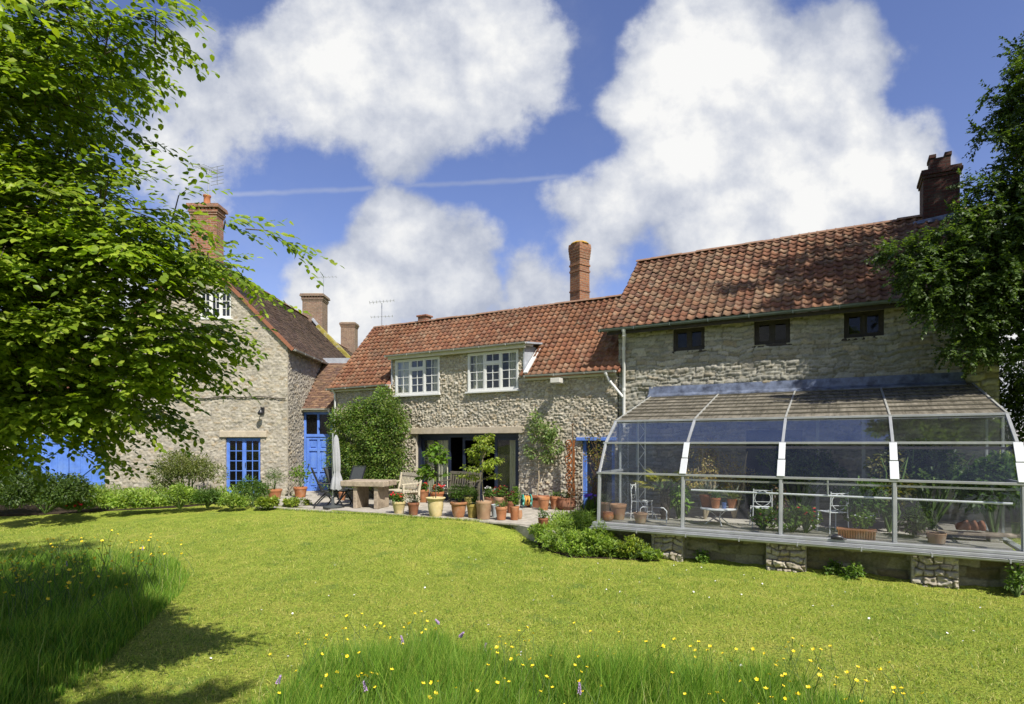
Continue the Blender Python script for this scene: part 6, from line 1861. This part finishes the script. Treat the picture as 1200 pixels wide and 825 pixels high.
corner = [
    (.75, 12.1, .48, .62, 1500, .075, .04, 'weedy', 'leafy green shrub at the lawn corner in front of the dark pot', None),
    (1.0, 11.4, .42, .46, 1300, .07, .035, 'weedy', 'low bright green bush at the lawn edge of the corner bed', None),
    (1.35, 12.3, .45, .6, 1300, .06, .025, 'weedy', 'feathery plant beneath the iron obelisk frame', None),
    (1.45, 11.0, .40, .45, 1100, .075, .045, 'weedy', 'bushy low plant just left of the greenhouse corner', None),
    (1.9, 10.95, .34, .42, 900, .07, .04, 'weedy', 'green plant under the left end of the greenhouse sill', None),
    (2.25, 10.75, .30, .38, 700, .07, .04, 'lime', 'light green plant beside the leftmost stone pier', None),
    (2.5, 10.6, .26, .3, 500, .06, .035, 'weedy', 'small weedy plant at the foot of the leftmost stone pier', None),
    (1.7, 11.25, .3, .55, 600, .14, .018, 'weedy', 'clump of grassy leaves against the greenhouse corner', None),
]
for i, (x, y, w, h, n, ll, lw, pal, lab, fl_) in enumerate(corner):
    bush('corner_plant', (x, y, lz(x, y)), (w * 1.1, w * .9, h * (.75 + .3 * (i % 2))), int(n * .6), ll * .95, lw * .75, pal, 260 + i, lab, 'plant', CG, 22, .27, flowers=fl_, droop=-.25)
for i, (px, s, lab) in enumerate(((822, .1, 'little weed at the foot of the wall between the two left piers'), (975, .1, 'weed growing against the base wall right of the middle pier'), (1192, -.1, 'weedy plant at the far right greenhouse pier'), (1000, -.05, 'small leafy weed on the lawn below the greenhouse wall'))):
    x, y = ghw(px, s - .08); bush('wall_weed', (x, y, lz(x, y)), (.16, .12, .2 if i != 2 else .5), 120, .06, .035, 'fresh', 280 + i, lab, 'weed', 'weeds along the greenhouse wall', 10, .6)

# ================================================================== trees
def grow(boughs, seed, *a_, **k_): return grow_(boughs, seed, *a_, **k_)
def grow_(boughs, seed, per_m=9, sub_len=(.5, 1.1), twigs=7, twig_len=(.22, .45), nleaf=9, flat=.35, droop=.25, taper=True, rb=.03, full=None, vert=.22, leafz=-.25):
    """boughs: polylines; branchlets, twigs and leaf positions grown from them"""
    rng = np.random.default_rng(seed)
    wood = MB(); P = []; A = []; N_ = []; G = []
    for bi, bpts in enumerate(boughs):
        bpts = [np.array(p, float) for p in bpts]
        if len(bpts) == 3: bpts = [bpts[0], bpts[0] * .35 + bpts[1] * .65, bpts[1] * .7 + bpts[2] * .3, bpts[2]]
        f_ = np.linspace(0, 1, 16)[:, None]
        bez = bpts[0] * (1 - f_) ** 3 + 3 * bpts[1] * f_ * (1 - f_) ** 2 + 3 * bpts[2] * f_ ** 2 * (1 - f_) + bpts[3] * f_ ** 3
        bpts = list(bez)
        # resample
        seg = [np.linalg.norm(b - a) for a, b in zip(bpts[:-1], bpts[1:])]; tot = sum(seg)
        def at(f):
            d = f * tot
            for a, b, s in zip(bpts[:-1], bpts[1:], seg):
                if d <= s or b is bpts[-1]:
                    return a + (b - a) * min(1, d / s), (b - a) / s
                d -= s
        pts = [at(f)[0] for f in np.linspace(0, .88, 12)]
        for i in range(1, 11): pts[i] = pts[i] + rng.normal(0, .014, 3)
        wood.tube([tuple(p) for p in pts], [rb * (1 - .95 * f) * (1.2 if tot > 3 else .8) for f in np.linspace(0, 1, 12)], 7)
        nb = max(16, int(tot * per_m * (full[bi] if full else 1)))
        for _ in range(nb):
            f = rng.uniform(.10, 1.0) ** .7
            p, d = at(f)
            side = np.cross(d, [0, 0, 1]); side /= np.linalg.norm(side) + 1e-9
            sg = rng.choice([-1, 1])
            v = d * rng.uniform(.4, 1.0) + side * sg * rng.uniform(.3, 1.0) + np.array([0, 0, rng.normal(.02, flat)])
            v /= np.linalg.norm(v)
            L = rng.uniform(*sub_len) * (1.1 - .55 * f)
            e = p + v * L + np.array([0, 0, -droop * L * rng.uniform(.3, 1)])
            m = p + v * L * .5 + np.array([0, 0, .06 * L])
            wood.tube([tuple(p), tuple(m), tuple(e)], [.005, .0035, .0015], 4, cap=False)
            g = rng.uniform(.75, 1.25)
            for k in range(twigs):
                q = rng.uniform(.15, 1.0)
                b = (p * (1 - q) ** 2 + m * 2 * q * (1 - q) + e * q * q)
                tv = v * rng.uniform(.4, 1.0) + np.cross(v, [0, 0, 1]) * rng.choice([-1, 1]) * rng.uniform(.2, .9) + np.array([0, 0, rng.normal(-.12, vert)])
                tv /= np.linalg.norm(tv)
                tl = rng.uniform(*twig_len)
                sd = np.cross(tv, [0, 0, 1]); sd /= np.linalg.norm(sd) + 1e-9
                for j in range(nleaf):
                    fj = (j + .6) / nleaf; s2 = 1 if j % 2 else -1
                    P.append(b + tv * tl * fj + np.array([0, 0, -.12 * tl * fj * fj])); A.append(tv * .75 + sd * s2 * .8 + np.array([0, 0, -.25]) + rng.normal(0, .18, 3))
                    N_.append(np.array([0, 0, 1.0]) + rng.normal(0, .32, 3) - tv * .15); G.append(g)
    return wood, np.array(P), np.array(A), np.array(N_), np.array(G)
def spot(px, py, d): return ((px - 600) / 680 * d, d, EYE + (519 - py) / 680 * d)

# the leafy tree on the left: trunk outside the view, long drooping boughs reaching in over the lawn
lt = empty('beech_tree', (-6.9, 4.4, -.3), 0, 'large fresh green broadleaf tree overhanging the left side of the lawn', 'tree')
tb_ = np.array([-6.9, 4.4, -.3])
tips = [  # px, py, depth, start height on the trunk, fullness
    (195, -45, 3.5, 5.2, .8), (190, 50, 3.55, 5.0, .7), (120, 120, 3.9, 4.7, .8), (85, 185, 4.1, 4.5, 1), (120, 50, 3.9, 5.4, 1), (60, 10, 4.1, 5.6, 1.2), (30, 100, 4.2, 5.0, 1.4), (160, 20, 3.7, 5.3, .9),
    (298, 268, 3.75, 4.0, .4), (268, 305, 3.9, 3.9, .4), (262, 395, 4.0, 3.4, .6), (225, 390, 4.05, 3.4, .7), (185, 288, 3.8, 4.0, .8), (120, 235, 4.0, 4.2, 1), (208, 405, 4.15, 3.2, .7),
    (178, 405, 4.2, 3.1, .8), (160, 440, 4.3, 2.8, .8), (125, 465, 4.4, 2.6, .8), (85, 470, 4.5, 2.5, .5), (60, 440, 4.6, 2.6, .7), (15, 450, 4.8, 2.8, .5),
    (120, 270, 4.2, 4.0, 1.3), (80, 200, 4.3, 4.4, 1.4), (40, 270, 4.4, 4.0, 1.5), (150, 330, 4.1, 3.7, .4), (50, 330, 4.5, 3.6, .7), (100, 430, 4.5, 3.1, .6), (40, 410, 4.6, 3.0, .6), (150, 410, 4.4, 3.2, .6),
    (20, 180, 4.5, 4.6, 1.5), (10, 360, 4.6, 3.4, .8), (0, 40, 4.5, 5.4, 1.4), (185, 370, 4.1, 3.5, .9), (95, 215, 4.0, 4.3, 1), (60, 110, 4.2, 5.0, 1.3), (-20, 250, 5.2, 4.2, 1.5), (-20, 440, 5.4, 3.0, .8),
    (30, 230, 5.6, 4.2, 1.3), (80, 130, 5.4, 4.8, 1.2), (20, 60, 5.6, 5.4, 1.2), (60, 380, 5.8, 3.4, 1.2), (10, 510, 5.0, 2.4, .6), (175, 470, 4.3, 2.7, .8), (140, 475, 4.4, 2.5, .8), (222, 300, 3.8, 3.9, .7), (240, 350, 3.95, 3.6, .6), (200, 330, 4.0, 3.7, .9), (165, 300, 4.0, 3.9, 1), (228, 395, 4.1, 3.3, .7), (192, 440, 4.2, 3.0, .8), (110, 490, 4.5, 2.6, .9), (165, 262, 3.9, 4.0, .8), (205, 250, 3.8, 4.1, .5), (70, 510, 4.6, 2.4, .8), (30, 480, 4.8, 2.6, .7), (120, 400, 4.4, 3.2, .4), (60, 460, 5.2, 2.8, .5), (140, 380, 4.2, 3.3, .4), (100, 320, 4.0, 3.7, .4), (70, 150, 4.2, 4.6, 1.2), (90, 260, 4.9, 4.0, 1.4), (60, 180, 5.2, 4.4, 1.4), (120, 90, 4.6, 4.9, 1.2)]
rng = np.random.default_rng(21)
boughs = []; full = []
for (px, py, d, hz, fl_) in tips:
    e = np.array(spot(px, py, d)) - tb_
    s = np.array([.2, 0, max(.9, hz * .75)])
    m1 = s + (e - s) * .4 + [0, rng.normal(0, .15), .3 + .04 * abs(e[2] - s[2])]; m2 = s + (e - s) * .75 + [0, rng.normal(0, .12), .22]
    boughs.append([s, m1, m2, e]); full.append(fl_)
# boughs above and beside the view that only their shade shows
for (x, y, z) in ((-2.3, 2.2, 3.4), (-2.8, 1.6, 4.0), (-3.2, 1.2, 3.0), (-3.9, 1.6, 3.0), (-5.2, 1.8, 3.0), (-6.2, 6.9, 6.2), (-7.0, 7.8, 6.4), (-5.6, 6.6, 6.9), (-8.2, 7.6, 6.0), (-9.5, 7.0, 6.5), (-7.5, 5, 9)):
    e = np.array([x, y, z + .3]) - tb_; s = np.array([.1, 0, min(5.5, z * .7)]); boughs.append([s, s + (e - s) * .5 + [0, 0, .5], e]); full.append(1.2)
k = 0
S_ = np.array(SUN) / SUN.z
for try_ in range(4000):                     # unseen boughs set along the sun's rays to shade the near lawn
    g_ = np.array([rng.uniform(-5.0, -2.2), rng.uniform(3.2, 5.2), -.3])
    x, y, z = g_ + S_ * rng.uniform(3.4, 7.4)
    if k >= 30: break
    if y > .5: continue
    k += 1
    e = np.array([x, y, z]) - tb_; s = np.array([.1, -.1, min(5.0, z * .8)]); boughs.append([s, np.array([-6.2, .3, z * .8]) - tb_, np.array([x - 1.3, y - .5, z + .2]) - tb_, e]); full.append(1.1)
wood, P, A, N_, G = grow(boughs, 5, 8.2, (.4, .85), 7, (.2, .42), 11, .3, .34, rb=.02, full=full)
N_ = N_ + np.array([.28, -.55, 0])
wood.tube([(0, 0, -.2), (.05, .02, .6), (.12, 0, 1.8), (.15, .05, 3.4), (.1, 0, 5.2), (.2, .1, 7.2), (.3, .1, 8.8)], [.36, .27, .24, .2, .15, .09, .03], 14)
wood.build('trunk', bark_m, lt)
leaves('crown', P, A, N_, .058, .040, 'beech', lt, 6, group_var=G, oval=True)
print('left leaves', len(P))

# darker tree on the right, in front of the barn end
rt_base = np.array([13.2, 9.6, -.36])
rtree = empty('lime_tree', tuple(rt_base), 0, 'tall dark green tree on the right with branches in front of the barn end', 'tree')
tips = [(1205, 70, 10.2), (1200, 120, 10.0), (1185, 150, 10.2), (1210, 160, 9.8), (1170, 205, 10.3), (1165, 240, 10.4), (1075, 290, 10.5), (1055, 302, 10.5), (1100, 300, 10.4), (1092, 340, 10.5),
        (1110, 400, 10.6), (1120, 370, 10.4), (1160, 260, 10.2), (1150, 320, 10.2), (1140, 390, 10.6), (1190, 215, 10.0), (1200, 270, 10.0), (1130, 285, 10.2),
        (1180, 180, 10.0), (1120, 275, 10.3), (1070, 315, 10.3), (1215, 60, 10.0), (1200, 320, 9.6), (1140, 340, 10.8), (1115, 325, 11.0), (1175, 270, 10.9), (1210, 110, 10.6), (1150, 410, 11.2), (1048, 296, 10.6), (1062, 322, 10.5), (1070, 348, 10.6), (1175, 120, 10.2), (1190, 95, 10.1), (1165, 160, 10.2), (1140, 225, 10.3), (1130, 250, 10.2), (1215, 240, 9.6), (1215, 300, 10), (1160, 300, 10.6), (1140, 300, 11)]
boughs = []
for (px, py, d) in tips:
    e = np.array(spot(px, py, d)) - rt_base; s = np.array([-.1, 0, max(1.5, e[2] * .62)])
    boughs.append([s, s + (e - s) * .45 + [0, rng.normal(0, .3), .4], s + (e - s) * .8 + [0, rng.normal(0, .2), .2], e])
for (x, y, z) in ((8.3, 9.6, 12.6), (8.9, 10.6, 11.8), (9.2, 9.0, 12.2), (9.8, 10.9, 11.6), (8.6, 8.6, 11.6), (9.6, 8.0, 10.2), (10.2, 9.4, 11.0), (9.9, 7.4, 8.6), (10.4, 8.4, 8.8), (10.8, 10.2, 10.6), (10.4, 6.8, 7.0), (10.8, 7.6, 6.4), (11, 9, 9.6), (9.4, 9.9, 11.2)):  # unseen boughs above the frame, put in to shade the barn
    e = np.array([x, y, z]) - rt_base; s = np.array([0, 0, min(9.0, z * .7)]); boughs.append([s, s + (e - s) * .5 + [0, 0, .5], e])
k = 0
S_ = np.array(SUN) / SUN.z
for try_ in range(6000):                     # unseen crown boughs aimed along the sun to shade the barn
    tl = 10.36 + 7.9 * rng.uniform(.25, 1) ** .7; sl = rng.uniform(-.3, 2.5)
    if k >= 80: break
    if tl < 13.0 + 1.2 * abs(sl - 1.0): continue
    q_ = np.array(fac(tl, sl, BE + max(0, sl) * .9)) if k < 58 else np.array(fac(rng.uniform(13.6, 18.4), 0, rng.uniform(2.4, 4.6))) + S_ * rng.uniform(5.0, 8.2)
    x, y, z = q_
    if y < (6.5 if k < 58 else 4.5) or (519 - (z - .6 - EYE) / y * 680 > -30 and x / y * 680 + 600 < 1235): continue
    k += 1
    e = np.array([x, y, z]) - rt_base; s = np.array([0, 0, 9.0]); boughs.append([s, s + (e - s) * .5 + [0, 0, .5], e])
for k in range(46):
    a = rng.uniform(0, 2 * pi); z = rng.uniform(3.5, 13.5); r = 4.0 * sqrt(max(.05, 1 - ((z - 7.5) / 6) ** 2)) * rng.uniform(.6, 1)
    e = np.array([r * cos(a), r * sin(a), z]); w_ = e + rt_base
    if (w_[0] / max(w_[1], .5)) * 680 + 600 < 1205 and w_[1] > 0: continue
    s = np.array([0, 0, max(1.5, z * .65)]); boughs.append([s, s + (e - s) * .5 + [0, 0, .4], e])
wood, P, A, N_, G = grow(boughs, 8, 9.5, (.35, .85), 9, (.18, .36), 11, .95, .05, rb=.035, vert=.8)
N_ = N_ + rng.normal(0, .45, N_.shape) + np.array([-.2, -.4, 0])
wood.tube([(0, 0, -.2), (0, 0, .8), (-.1, .05, 3), (0, 0, 6), (.1, 0, 9), (.1, .1, 12.5)], [.4, .3, .26, .2, .12, .03], 14)
wood.build('trunk', bark_m, rtree)
leaves('crown', P, A, N_, .07, .05, 'dark', rtree, 9, group_var=G)
print('right leaves', len(P))

# broken shade on the barn is left to the right-hand tree's unseen added boughs
# hedge and neighbours behind the greenhouse end
hx, hy = 11.5, 13.2
bush('hedge', (hx, hy, -.3), (1.5, 1.5, 4.3), 7000, .10, .055, 'dark', 300, 'dark dense hedge beyond the right end of the greenhouse', 'hedge', None, 90, .3, bark_m)
hx, hy = 13.6, 12.4
bush('hedge', (hx, hy, -.3), (1.7, 1.7, 4.0), 5000, .10, .055, 'dark', 301, 'farther dark hedge showing under the right-hand tree', 'hedge', None, 90, .3, bark_m)

# trees behind the camera's back: the garden's far side, seen mirrored in the greenhouse panes
for i, (x, y, w, h, lab) in enumerate(((-14, -15, 4.5, 8, 'broad garden tree at the far left end of the lawn'), (-5, -19, 5, 9, 'tall garden tree closing the far end of the lawn'), (5, -18, 4.5, 7.5, 'rounded garden tree at the far end of the lawn'), (14, -14, 4.5, 8, 'broad garden tree at the far right end of the lawn'), (21, -4, 4, 7, 'garden tree on the right-hand boundary beyond the greenhouse'))):
    t = bush('garden_tree', (x, y, -.4), (w, w * .8, h), 1500, .55, .4, 'shrub', 400 + i, lab, 'tree', 'trees at the far end of the lawn', 60, .3, bark_m)
